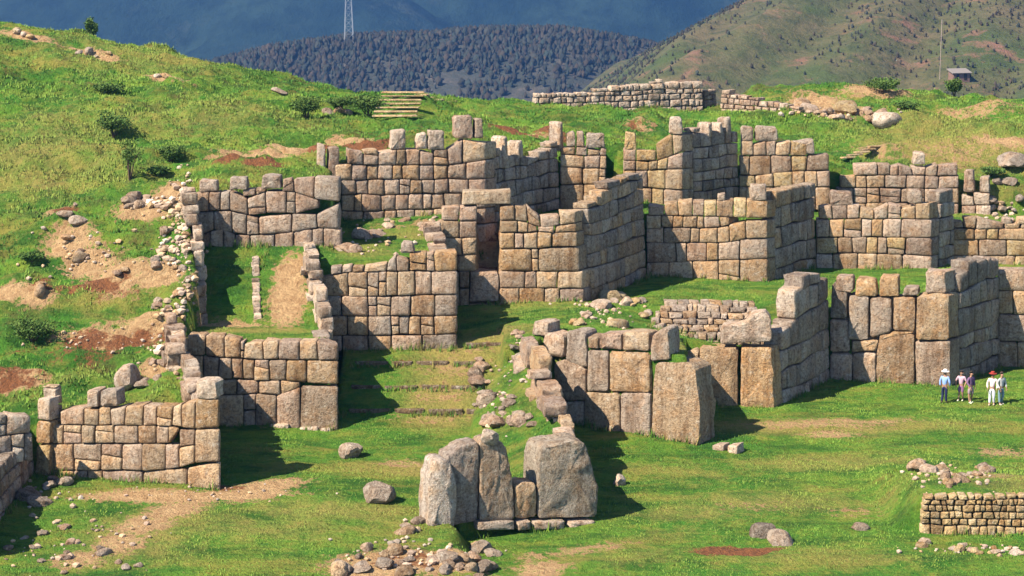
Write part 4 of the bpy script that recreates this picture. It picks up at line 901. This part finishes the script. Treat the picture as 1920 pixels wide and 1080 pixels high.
bush('bush', G(575, 222), 1.2, 2.4, 'wide dark bush on the slope left of the crest steps', seed=4)
bush('bush', G(320, 305), .8, 1.6, 'low dark bush left of the bare bank', seed=5)
bush('bush', G(900, 470), .01+.5, .7, 'small weed bush rooted by the doorway', seed=6) if False else None
bush('bush', G(1790, 178), 1.2, 1.4, 'small dark bush on the crest near the right edge', seed=7)
bush('bush', G(60, 640), .9, 2.4, 'low bramble on the lower left slope', seed=8)
bush('bush', G(1655, 175), 1.0, 3.0, 'broad dark bush behind the two crest boulders', seed=9)
for i_, (u_, v_, w_) in enumerate([(200,174,2.2),(640,200,2.0),(300,330,1.3),(60,490,1.2),(1700,205,1.6),(1860,330,1.4)]):
    bush('shrub', G(u_, v_), random.uniform(.28, .5), w_, 'low dark shrub hugging the rough grass of the slope', cat='shrub', group='low shrubs on the slopes', seed=40+i_)
tp_ = Vector((atY(172, 153, 14).x, 153, ground_z(atY(172, 153, 14).x, 153)))
bush('small_tree', tp_, 1.7, 1.0, 'lone small tree rising behind the left crest', cat='tree', seed=10)

# grass: blades gathered in tufts over the turf
def grass_patch(name, label, xr, yr, count, hmin, hmax, blades, keep, seed):
    rs = np.random.RandomState(seed)
    x = rs.uniform(*xr, count); y = rs.uniform(*yr, count); z = zgrid(x, y)
    e = .25; sl = np.maximum(np.abs(zgrid(x+e, y)-z), np.abs(zgrid(x, y+e)-z)); sl = np.maximum(sl, np.maximum(np.abs(zgrid(x-e, y)-z), np.abs(zgrid(x, y-e)-z)))
    xi = np.clip(np.searchsorted(gx, x), 0, nx-1); yi = np.clip(np.searchsorted(gy, y), 0, ny-1)
    dirt = np.maximum(DIRT_V[yi, xi], RUST_V[yi, xi]); dry = DRY_V[yi, xi]
    clump = value_noise(x, y, .55, 11)+value_noise(x, y, 1.7, 12)
    ok = (sl < .3) & (rs.uniform(0, 1, count) > dirt*1.25) & keep(x, y, zones(x, y)) & (clump > rs.uniform(-.75, .35, count))
    x, y, z, dry, clump = x[ok], y[ok], z[ok], dry[ok], clump[ok]; n = len(x)
    V = np.zeros((n, blades, 3, 3)); Cc = np.zeros((n, blades, 3, 4))
    for b in range(blades):
        an = rs.uniform(0, 6.28, n); h = rs.uniform(hmin, hmax, n)*(1+.5*clump); wd = h*.14+.008; lean = h*rs.uniform(.2, .8, n)
        cx, cy = np.cos(an), np.sin(an); ox = x+rs.normal(0, .05, n); oy = y+rs.normal(0, .05, n)
        V[:, b, 0] = np.stack([ox-cy*wd, oy+cx*wd, z-.02], 1); V[:, b, 1] = np.stack([ox+cy*wd, oy-cx*wd, z-.02], 1)
        V[:, b, 2] = np.stack([ox+cx*lean, oy+cy*lean, z+h], 1)
    mix = np.clip(dry*.8+rs.normal(0, .08, n), 0, 1)[:, None]; lus = rs.uniform(0, 1, (n, 1))
    pn = np.clip(.62+1.7*value_noise(x*.45, y, .3, 15)+1.3*value_noise(x*.5, y, .8, 16), 0, 1)[:, None]; lus = np.clip(.88*pn+.10*lus, 0, 1); mix = np.clip(mix*.8+.08*np.clip(value_noise(x, y, .4, 18)*2, 0, 1)[:, None], 0, 1)
    g0 = np.array([.046, .165, .020]); g1 = np.array([.180, .300, .042]); g2 = np.array([.36, .28, .08])
    c = (g0*(1-lus)+g1*lus)*(1-mix)+g2*mix
    Cc[..., :3] = c[:, None, None, :]; Cc[..., 3] = 1
    me = mesh_np(name, V.reshape(-1, 3), np.arange(n*blades*3).reshape(-1, 3))
    at = me.attributes.new('tint', 'FLOAT_COLOR', 'POINT'); at.data.foreach_set('color', Cc.astype(np.float32).ravel())
    me.materials.append(M_GRASS); o = obj_from(name, me); o['kind'] = 'stuff'; o['label'] = label; o['category'] = 'grass'
M_GRASS, _nt, _b = nt_mat('grass_blades'); _a = N(_nt, 'ShaderNodeAttribute', attribute_name='tint'); _nt.links.new(_a.outputs['Color'], _b.inputs['Base Color'])
_b.inputs['Roughness'].default_value = .8
_g = N(_nt, 'ShaderNodeNewGeometry'); _v = N(_nt, 'ShaderNodeVectorMath', operation='MULTIPLY_ADD'); _v.inputs[1].default_value = (.4, .4, .4); _v.inputs[2].default_value = (0, 0, .75)
_nt.links.new(_g.outputs['Normal'], _v.inputs[0]); _n = N(_nt, 'ShaderNodeVectorMath', operation='NORMALIZE'); _nt.links.new(_v.outputs[0], _n.inputs[0]); _nt.links.new(_n.outputs[0], _b.inputs['Normal'])
def vis(x, y, m=2.0): return np.abs(x) < .243*y+m
grass_patch('grass', 'short green turf covering the lawns and terraces', (-30, 36), (76, 132), 240000, .03, .085, 2, lambda x, y, zn: vis(x, y) & (zn != 6) & (zn != 7), 21)
grass_patch('grass', 'rough tussocky grass on the hillside and crest', (-42, 44), (92, 158), 290000, .04, .17, 3, lambda x, y, zn: vis(x, y) & (zn == 6), 22)

V_ = []; C_ = []
for P0_, P1_, n_ in FEET:
    L_ = (P1_-P0_).length
    for _ in range(int(L_*16)):
        f_ = random.random()
        if mnoise.noise(Vector((f_*L_*.9, P0_.x, P0_.y))) < -.12: continue
        p_ = P0_.lerp(P1_, f_)+n_*random.uniform(.04, .34); z_ = ground_z(p_.x, p_.y)
        if abs(z_-p_.z) > 1.2: continue
        h0 = random.uniform(.12, .42)*(1+mnoise.noise(Vector((f_*L_*.6, P0_.y, 3)))); dr = random.random() < .3
        c_ = (.26, .22, .07, 1) if dr else (random.uniform(.05, .14), random.uniform(.14, .22), .022, 1)
        for _b2 in range(4):
            an = random.uniform(0, 6.28); dx, dy = math.cos(an), math.sin(an); wd = .022; ln = h0*random.uniform(.15, .6)
            ox, oy = p_.x+random.gauss(0, .05), p_.y+random.gauss(0, .05)
            V_ += [(ox-dy*wd, oy+dx*wd, z_-.03), (ox+dy*wd, oy-dx*wd, z_-.03), (ox+dx*ln, oy+dy*ln, z_+h0*random.uniform(.6, 1.1))]; C_ += [c_]*3
me = mesh_np('grass', np.array(V_), np.arange(len(V_)).reshape(-1, 3)); at = me.attributes.new('tint', 'FLOAT_COLOR', 'POINT'); at.data.foreach_set('color', np.array(C_, np.float32).ravel())
me.materials.append(M_GRASS); o = obj_from('grass', me); o['kind'] = 'stuff'; o['label'] = 'taller grass and weeds fringing the feet of the walls'; o['category'] = 'grass'
# ------------------------------------------------------------------ far country
def fbm(x, y, f, seed, o=4):
    r = 0; a = 1.0
    for i in range(o): r = r+a*value_noise(x, y, f*2**i, seed+i); a *= .5
    return r
def ratio(v):
    d = ray(960, v); return -d.z/d.y
def sky_z(v, Y): return CAM_H-ratio(v)*Y
def hf(name, xs, ys, fn, mat, kind='structure'):
    X, Y = np.meshgrid(xs, ys); Z = fn(X, Y); n = len(xs)
    i = (np.arange(len(ys)-1)[:, None]*n+np.arange(n-1)[None, :]).ravel()
    me = mesh_np(name, np.stack([X.ravel(), Y.ravel(), Z.ravel()], 1), np.stack([i, i+1, i+n+1, i+n], 1))
    me.polygons.foreach_set('use_smooth', np.ones(len(me.polygons), bool)); me.materials.append(mat)
    o = obj_from(name, me); o['kind'] = kind; return o
def hill_mat(name, cols, scale, bump=1.0):
    m, nt, b = nt_mat(name); g = N(nt, 'ShaderNodeNewGeometry'); P = g.outputs['Position']
    n1 = noise_tex(nt, P, scale, 7, .7); n2 = noise_tex(nt, P, scale*5, 6, .75); n3 = noise_tex(nt, P, scale*2.2, 6, .7)
    c = mixc(nt, ramp(nt, n1.outputs[0], .38, .62), cols[0], cols[1]); c = mixc(nt, ramp(nt, n2.outputs[0], .45, .7), c, cols[2]); c = mixc(nt, ramp(nt, n3.outputs[0], .56, .68), c, cols[3])
    nt.links.new(c, b.inputs['Base Color']); bp = N(nt, 'ShaderNodeBump'); bp.inputs['Strength'].default_value = bump; bp.inputs['Distance'].default_value = 1.2/scale/20
    nt.links.new(n2.outputs[0], bp.inputs['Height']); nt.links.new(bp.outputs[0], b.inputs['Normal']); return m
M_FAR = hill_mat('cloud_shaded_forest', [(.012, .030, .026), (.032, .060, .044), (.005, .014, .013), (.055, .072, .054)], .0045)  # forest colours kept very dark: the cloud shadow is painted in
M_WOODED = hill_mat('wooded_slope', [(.045, .055, .045), (.085, .075, .06), (.03, .04, .032), (.15, .12, .095)], .02)
M_SLOPE = hill_mat('scrub_slope', [(.062, .082, .026), (.125, .098, .050), (.036, .048, .018), (.20, .105, .07)], .03)
M_VALLEY = hill_mat('valley_floor', [(.06, .08, .04), (.10, .10, .05), (.05, .06, .03), (.12, .10, .06)], .01)
hf('valley', np.linspace(-6000, 6000, 61), np.linspace(-700, 6500, 61), lambda X, Y: -500+0*X+np.clip(500-np.hypot(X, Y-100), -1e9, 500)*.44*0 + 25*fbm(X, Y, .001, 31), M_VALLEY)
def far_z(X, Y):
    k = np.clip((Y-2300)/2600, 0, 1); r = 1-2*np.abs(fbm(X+.25*Y, Y*.6, .0011, 41, 4))
    return np.minimum(48, -420+k*460+(r-.4)*330*np.clip(k*2.2, 0, 1)+110*fbm(X, Y, .003, 47, 5)*np.clip(k*3, 0, 1))
hf('far_mountain', np.linspace(-4200, 4200, 320), np.linspace(2200, 5600, 240), far_z, M_FAR)
WK = [(-200,170),(380,118),(500,88),(640,68),(800,62),(900,54),(1050,52),(1150,66),(1280,92),(1400,130),(1800,175)]
WY0 = 1500.0
def wood_z(X, Y):
    u = 960+X/(WY0*CP+CAM_H*SP+5)*FPX; v = np.interp(u, [k[0] for k in WK], [k[1] for k in WK])
    rr = np.vectorize(ratio)(v); top = CAM_H-rr*WY0
    d = Y-WY0
    return top-np.where(d < 0, .30*np.abs(d)**1.03, .0016*d*d)+14*fbm(X, Y, .008, 51, 4)*np.clip(np.abs(d)/120, .12, 1)-4
hf('wooded_hill', np.linspace(-620, 620, 150), np.linspace(1020, 2000, 110), wood_z, M_WOODED)
def slope_z(X, Y):
    Xr = X-53; zr = np.where(Xr > 0, sky_z(95, 640)+Xr*.34, sky_z(95, 640)+Xr*.62); Yr = 640+np.clip(Xr, -80, 400)*1.55
    d = Y-Yr; gul = 9*fbm(X*1.2-.45*Y, Y*.22, .024, 61, 5)
    return np.minimum(55+0*X, zr-np.where(d < 0, .22*np.abs(d), .1*d)+gul*np.clip(np.abs(d)/40+.25, 0, 1))
hf('scrub_hillside', np.linspace(-60, 420, 190), np.linspace(380, 1200, 200), slope_z, M_SLOPE)
# the wood on the far hill: one mass of small conifers and gum trees
def forest(name, label, n, xr, yr, zf, hr, seed, dens, mats):
    rs = np.random.RandomState(seed); x = rs.uniform(*xr, n); y = rs.uniform(*yr, n); ok = value_noise(x, y, .012, seed)+value_noise(x, y, .05, seed+1)*.6 > rs.uniform(-.5, dens+.02, n)
    x, y = x[ok], y[ok]; z = zf(x, y); V = []; F = []; k = 0; C = []
    sides = 6; tiers = 4
    for i in range(len(x)):
        h = rs.uniform(*hr); r = h*rs.uniform(.18, .36); top = k; tint = rs.uniform(.7, 1.5); conif = rs.rand() < .22; warm = rs.rand()
        for t in range(tiers):
            f = t/(tiers-1); rad = r*((1-f)**.8 if conif else math.sin(math.pi*(.18+.82*f))**.7)+.02*h
            for a in range(sides):
                an = 6.283*a/sides+t*.5; q = rad*rs.uniform(.45, 1.6)
                V.append((x[i]+math.cos(an)*q, y[i]+math.sin(an)*q, z[i]+h*(.08+.92*f)+rs.uniform(-.06, .06)*h))
                C.append((.026*tint*(1+.9*warm), .036*tint, .030*tint*(1-.2*warm), 1))
        for t in range(tiers-1):
            for a in range(sides): F.append((k+t*sides+a, k+t*sides+(a+1) % sides, k+(t+1)*sides+(a+1) % sides, k+(t+1)*sides+a))
        k += tiers*sides
    me = mesh_np(name, np.array(V), np.array(F)); at = me.attributes.new('tint', 'FLOAT_COLOR', 'POINT'); at.data.foreach_set('color', np.array(C, np.float32).ravel())
    me.materials.append(M_GRASS); o = obj_from(name, me); o['kind'] = 'stuff'; o['label'] = label; o['category'] = 'forest'
forest('forest', 'dark blue green wood covering the hazy hill in the distance', 21000, (-330, 300), (1290, 1560), wood_z, (2.0, 6.5), 71, .0, None)
forest('scrub', 'dark scrub dotted over the hillside at upper right', 15000, (10, 240), (540, 1000), slope_z, (.4, 1.5), 73, .25, None)
# lattice mast on the wooded hill
def bars(name, segs, mat, parent, r):
    bm = bmesh.new()
    for p, q in segs: tube(bm, Vector(p), Vector(q), r, r, 5)
    me = bpy.data.meshes.new(name); bm.to_mesh(me); bm.free(); me.materials.append(mat); return obj_from(name, me, parent)
M_METAL = plain('galvanised_steel', (.36, .38, .40), .6, .1)
mx = (650-960)/FPX*(1502*CP); mz = float(wood_z(np.array([mx]), np.array([1502.0]))[0])
mast = empty('radio_mast', (mx, 1502, mz), 'thin pale lattice mast rising from the distant wooded hill', 'mast')
HM = 62
for sx in (-1, 1):
    for sy in (-1, 1): bars('leg', [((sx*3.2, sy*3.2, -3), (sx*.7, sy*.7, HM))], M_METAL, mast, .22)
for i in range(12):
    f0, f1 = i/12, (i+1)/12; w0 = 3.2-2.5*f0; w1 = 3.2-2.5*f1
    bars('brace', [((-w0, -w0, HM*f0), (w1, -w1, HM*f1)), ((w0, -w0, HM*f0), (-w1, -w1, HM*f1)), ((-w1, -w1, HM*f1), (w1, -w1, HM*f1)), ((-w0, w0, HM*f0), (w1, w1, HM*f1))], M_METAL, mast, .11)
# pole and hut on the right hillside
def on_slope(u, v):
    d = ray(u, v); Y = np.arange(400, 1100, .5); t = Y/d.y; Z = CAM_H+d.z*t; g = slope_z(d.x*t, Y); i = np.nonzero(Z <= g)[0]; i = i[0] if len(i) else 500
    return Vector((d.x*Y[i]/d.y, Y[i], float(g[i])))
pp = on_slope(1762, 150); pole = empty('utility_pole', pp, 'tall thin pale pole on the right hillside', 'pole')
k = pp.y/FPX
bars('shaft', [((0, 0, -1), (0, 0, 112*k))], plain('weathered_pole', (.36, .28, .23)), pole, .11)
bars('crossarm', [((-1.1, 0, 104*k), (1.1, 0, 104*k))], M_WOOD, pole, .1)
hp = on_slope(1798, 150); hut = empty('hut', hp, 'tiny hut with a pale lean-to roof on the right hillside', 'hut'); hut.rotation_euler.z = .25
def box(name, sx, sy, sz, loc, mat, parent, bev=.03):
    bm = bmesh.new(); bmesh.ops.create_cube(bm, size=1)
    for v in bm.verts: v.co = Vector((v.co.x*sx, v.co.y*sy, v.co.z*sz))
    if bev: bmesh.ops.bevel(bm, geom=list(bm.edges), offset=bev, segments=1, affect='EDGES')
    me = bpy.data.meshes.new(name); bm.to_mesh(me); bm.free(); me.materials.append(mat); return obj_from(name, me, parent, loc)
box('wall', 5.2, 3.4, 3.2, (0, 0, .6), plain('adobe', (.20, .12, .09)), hut)
ro = box('roof', 6.2, 4.4, .22, (0, 0, 2.5), plain('sheet_roof', (.22, .19, .17)), hut); ro.rotation_euler.x = .22
box('door', .9, .1, 1.9, (1.2, -1.73, 1.0), plain('dark_door', (.03, .025, .02)), hut)
box('window', .8, .1, .8, (-1.2, -1.73, 1.3), plain('dark_pane', (.02, .02, .025), .2), hut)

# ------------------------------------------------------------------ people
def skin_mesh(name, joints, edges, mat, sub=1):
    me = bpy.data.meshes.new(name+'_cage'); me.from_pydata([j[0] for j in joints], edges, []); o = bpy.data.objects.new('cage', me); COL.objects.link(o)
    md = o.modifiers.new('skin', 'SKIN'); md.use_smooth_shade = True; md.branch_smoothing = .3
    for i, j in enumerate(joints):
        sv = me.skin_vertices[0].data[i]; r = j[1]; sv.radius = r if isinstance(r, tuple) else (r, r); sv.use_root = i == 0
    sb = o.modifiers.new('sub', 'SUBSURF'); sb.levels = sub; sb.render_levels = sub
    dg = bpy.context.evaluated_depsgraph_get(); out = bpy.data.meshes.new_from_object(o.evaluated_get(dg)); out.name = name
    bpy.data.objects.remove(o); out.materials.clear(); out.materials.append(mat)
    out.polygons.foreach_set('use_smooth', [True]*len(out.polygons)); return out
def cloth(c): return plain('cloth', c, .9, .12, 6)
M_SKIN = plain('skin', (.32, .18, .12), .6, .08); M_SHOE = plain('shoe', (.04, .035, .03))
def person(u, v, heading, hgt, label, top, legs, hair, hat=None, sleeves=True, shorts=False, arms=((.05, -.10), (.05, -.12)), stride=.06, shoes=None, bag=None):
    p = G(u, v); root = empty('person', p, label, 'person', 'visitors by the wall'); root.rotation_euler.z = heading; s_ = hgt/1.72; root.scale = (s_, s_, s_)
    J = [((0, 0, .93), (.13, .10)), ((0, .005, 1.12), (.125, .09)), ((0, .0, 1.34), (.15, .10)), ((0, 0, 1.46), .055), ((0, -.01, 1.55), (.07, .085)), ((0, -.01, 1.66), (.078, .095)),
         ]
    E = [(0, 1), (1, 2), (2, 3), (3, 4), (4, 5)]; arm_idx = []
    for sx, (ea, wa) in zip((-1, 1), arms):
        b = len(J); J += [((sx*.17, 0, 1.40), .06), ((sx*(.21+ea), .02, 1.14), .045), ((sx*(.20+ea*.6), wa, .93), .034), ((sx*(.20+ea*.5), wa-.04, .84), (.035, .022))]
        E += [(2, b), (b, b+1), (b+1, b+2), (b+2, b+3)]; arm_idx.append(b)
    leg_idx = []
    for sx in (-1, 1):
        b = len(J); f = sx*stride; J += [((sx*.09, 0, .86), .085), ((sx*.10, -f*.5-.01, .48), .062), ((sx*.105, f*1.0+.02, .10), .042), ((sx*.12, f-.12, .04), (.035, .045))]
        E += [(0, b), (b, b+1), (b+1, b+2), (b+2, b+3)]; leg_idx.append(b)
    body = skin_mesh('body', J, E, M_SKIN)
    bm = bmesh.new(); bm.from_mesh(body)
    for b in arm_idx:                                    # five fingers on each hand, a nose and ears
        h = Vector(J[b+3][0]); sx = 1 if h.x > 0 else -1
        for q, (dy, ln) in enumerate(((-.03, .07), (-.01, .085), (.01, .08), (.028, .06))):
            m1 = h+Vector((0, dy, -.02)); m2 = m1+Vector((-sx*.006, -.004, -ln*.6)); m3 = m2+Vector((-sx*.016, -.006, -ln*.4)); tube(bm, m1, m2, .009, .008); tube(bm, m2, m3, .008, .006)
        tube(bm, h+Vector((0, -.03, .02)), h+Vector((-sx*.01, -.065, -.03)), .010, .007)
    tube(bm, Vector((0, -.10, 1.63)), Vector((0, -.128, 1.605)), .010, .014)
    for sx in (-1, 1): tube(bm, Vector((sx*.075, 0, 1.60)), Vector((sx*.092, .012, 1.64)), .016, .02)
    bm.to_mesh(body); bm.free(); obj_from('body', body, root)
    J2 = [((0, .0, .90), (.155, .12)), ((0, .005, 1.12), (.145, .11)), ((0, 0, 1.34), (.17, .12)), ((0, 0, 1.435), .07)]; E2 = [(0, 1), (1, 2), (2, 3)]
    for b in arm_idx:
        k = len(J2); J2 += [(J[b][0], .075), (J[b+1][0], .058)]; E2 += [(2, k), (k, k+1)]
        if sleeves: J2.append((J[b+2][0], .046)); E2.append((k+1, k+2))
    obj_from('shirt', skin_mesh('shirt', J2, E2, cloth(top)), root)
    J3 = [((0, 0, .95), (.145, .115)), ((0, 0, .88), (.14, .115))]; E3 = [(0, 1)]
    for b in leg_idx:
        k = len(J3); J3 += [(J[b][0], .10), (J[b+1][0], .078)]; E3 += [(1, k), (k, k+1)]
        if not shorts: J3.append((J[b+2][0], .062)); E3.append((k+1, k+2))
    obj_from('trousers' if not shorts else 'shorts', skin_mesh('trousers', J3, E3, cloth(legs)), root)
    for b in leg_idx:
        a = Vector(J[b+2][0]); t = Vector(J[b+3][0]); obj_from('shoe', skin_mesh('shoe', [((a.x, a.y+.03, .05), .05), ((a.x, a.y-.04, .05), .05), ((t.x, t.y-.05, .04), (.045, .04))], [(0, 1), (1, 2)], cloth(shoes) if shoes else M_SHOE), root)
    bm = bmesh.new(); bmesh.ops.create_icosphere(bm, subdivisions=3, radius=1)
    for v in bm.verts: v.co = Vector((v.co.x*.092, v.co.y*.112+.012, v.co.z*.12+1.665))
    bmesh.ops.delete(bm, geom=[v for v in bm.verts if v.co.y < -.02-(v.co.z-1.665)*.5 and v.co.z < 1.70 or v.co.z < 1.60], context='VERTS')
    me = bpy.data.meshes.new('hair'); bm.to_mesh(me); bm.free(); me.materials.append(cloth(hair)); obj_from('hair', me, root)
    if hat:
        bm = bmesh.new(); prof = [(.20, 1.70), (.205, 1.705), (.11, 1.72), (.105, 1.79), (.07, 1.815), (.0, 1.82)]; rows = []
        for r, z in prof: rows.append([bm.verts.new((math.cos(6.283*i/14)*max(r, .002), math.sin(6.283*i/14)*max(r, .002)*1.1+.005, z)) for i in range(14)])
        for A, B in zip(rows, rows[1:]):
            for i in range(14): bm.faces.new((A[i], A[(i+1) % 14], B[(i+1) % 14], B[i]))
        bm.faces.new(rows[0][::-1]); me = bpy.data.meshes.new('hat'); bm.to_mesh(me); bm.free(); me.materials.append(cloth(hat)); obj_from('hat', me, root)
    if bag:
        o = box('shoulder_bag', .26, .12, .26, (.2, .12, 1.02), cloth(bag), root, .04)
person(1770, 756, 2.6, 1.72, 'person in pale blue shirt, dark trousers and white hat standing apart', (.24, .36, .66), (.02, .025, .07), (.2, .18, .17), hat=(.75, .72, .68), arms=((.06, -.10), (.04, .05)))
person(1801, 752, -.5, 1.58, 'person in pinkish top and purple shorts in the middle of the group', (.50, .33, .40), (.22, .10, .22), (.04, .03, .025), sleeves=False, shorts=True, arms=((.10, -.15), (.08, -.18)), shoes=(.7, .72, .5))
person(1819, 756, .6, 1.66, 'person in dark purple top with a navy bag in the middle of the group', (.16, .09, .17), (.30, .22, .24), (.03, .025, .02), shorts=True, arms=((.06, -.2), (.05, -.05)), bag=(.02, .02, .08), shoes=(.75, .78, .55))
person(1859, 760, -.3, 1.70, 'person in white top and pale trousers with a red cap at right', (.70, .55, .54), (.62, .62, .66), (.10, .03, .02), hat=(.28, .04, .03), arms=((.05, -.12), (.07, -.16)), shoes=(.5, .4, .28))
person(1876, 759, .5, 1.70, 'person in grey top and teal trousers carrying a dark bag at far right', (.48, .47, .44), (.16, .24, .28), (.05, .035, .03), arms=((.09, -.18), (.08, -.1)), bag=(.05, .05, .05), shoes=(.5, .45, .35))

# ------------------------------------------------------------------ air
hz = bpy.data.meshes.new('haze'); bm = bmesh.new(); bmesh.ops.create_cube(bm, size=1)
for v in bm.verts: v.co = Vector((v.co.x*13000, 2900+v.co.y*7600, -235+v.co.z*640))
bm.to_mesh(hz); bm.free()
M_HAZE = bpy.data.materials.new('air'); M_HAZE.use_nodes = True; nt = M_HAZE.node_tree; nt.nodes.clear()
pv = N(nt, 'ShaderNodeVolumePrincipled'); pv.inputs['Color'].default_value = (.15, .34, .66, 1); pv.inputs['Density'].default_value = 2.7e-4; pv.inputs['Anisotropy'].default_value = .6
ou = N(nt, 'ShaderNodeOutputMaterial'); nt.links.new(pv.outputs[0], ou.inputs['Volume']); hz.materials.append(M_HAZE)
haze = obj_from('haze', hz); haze['kind'] = 'stuff'; haze['label'] = 'thin blue mountain haze filling the valley air'
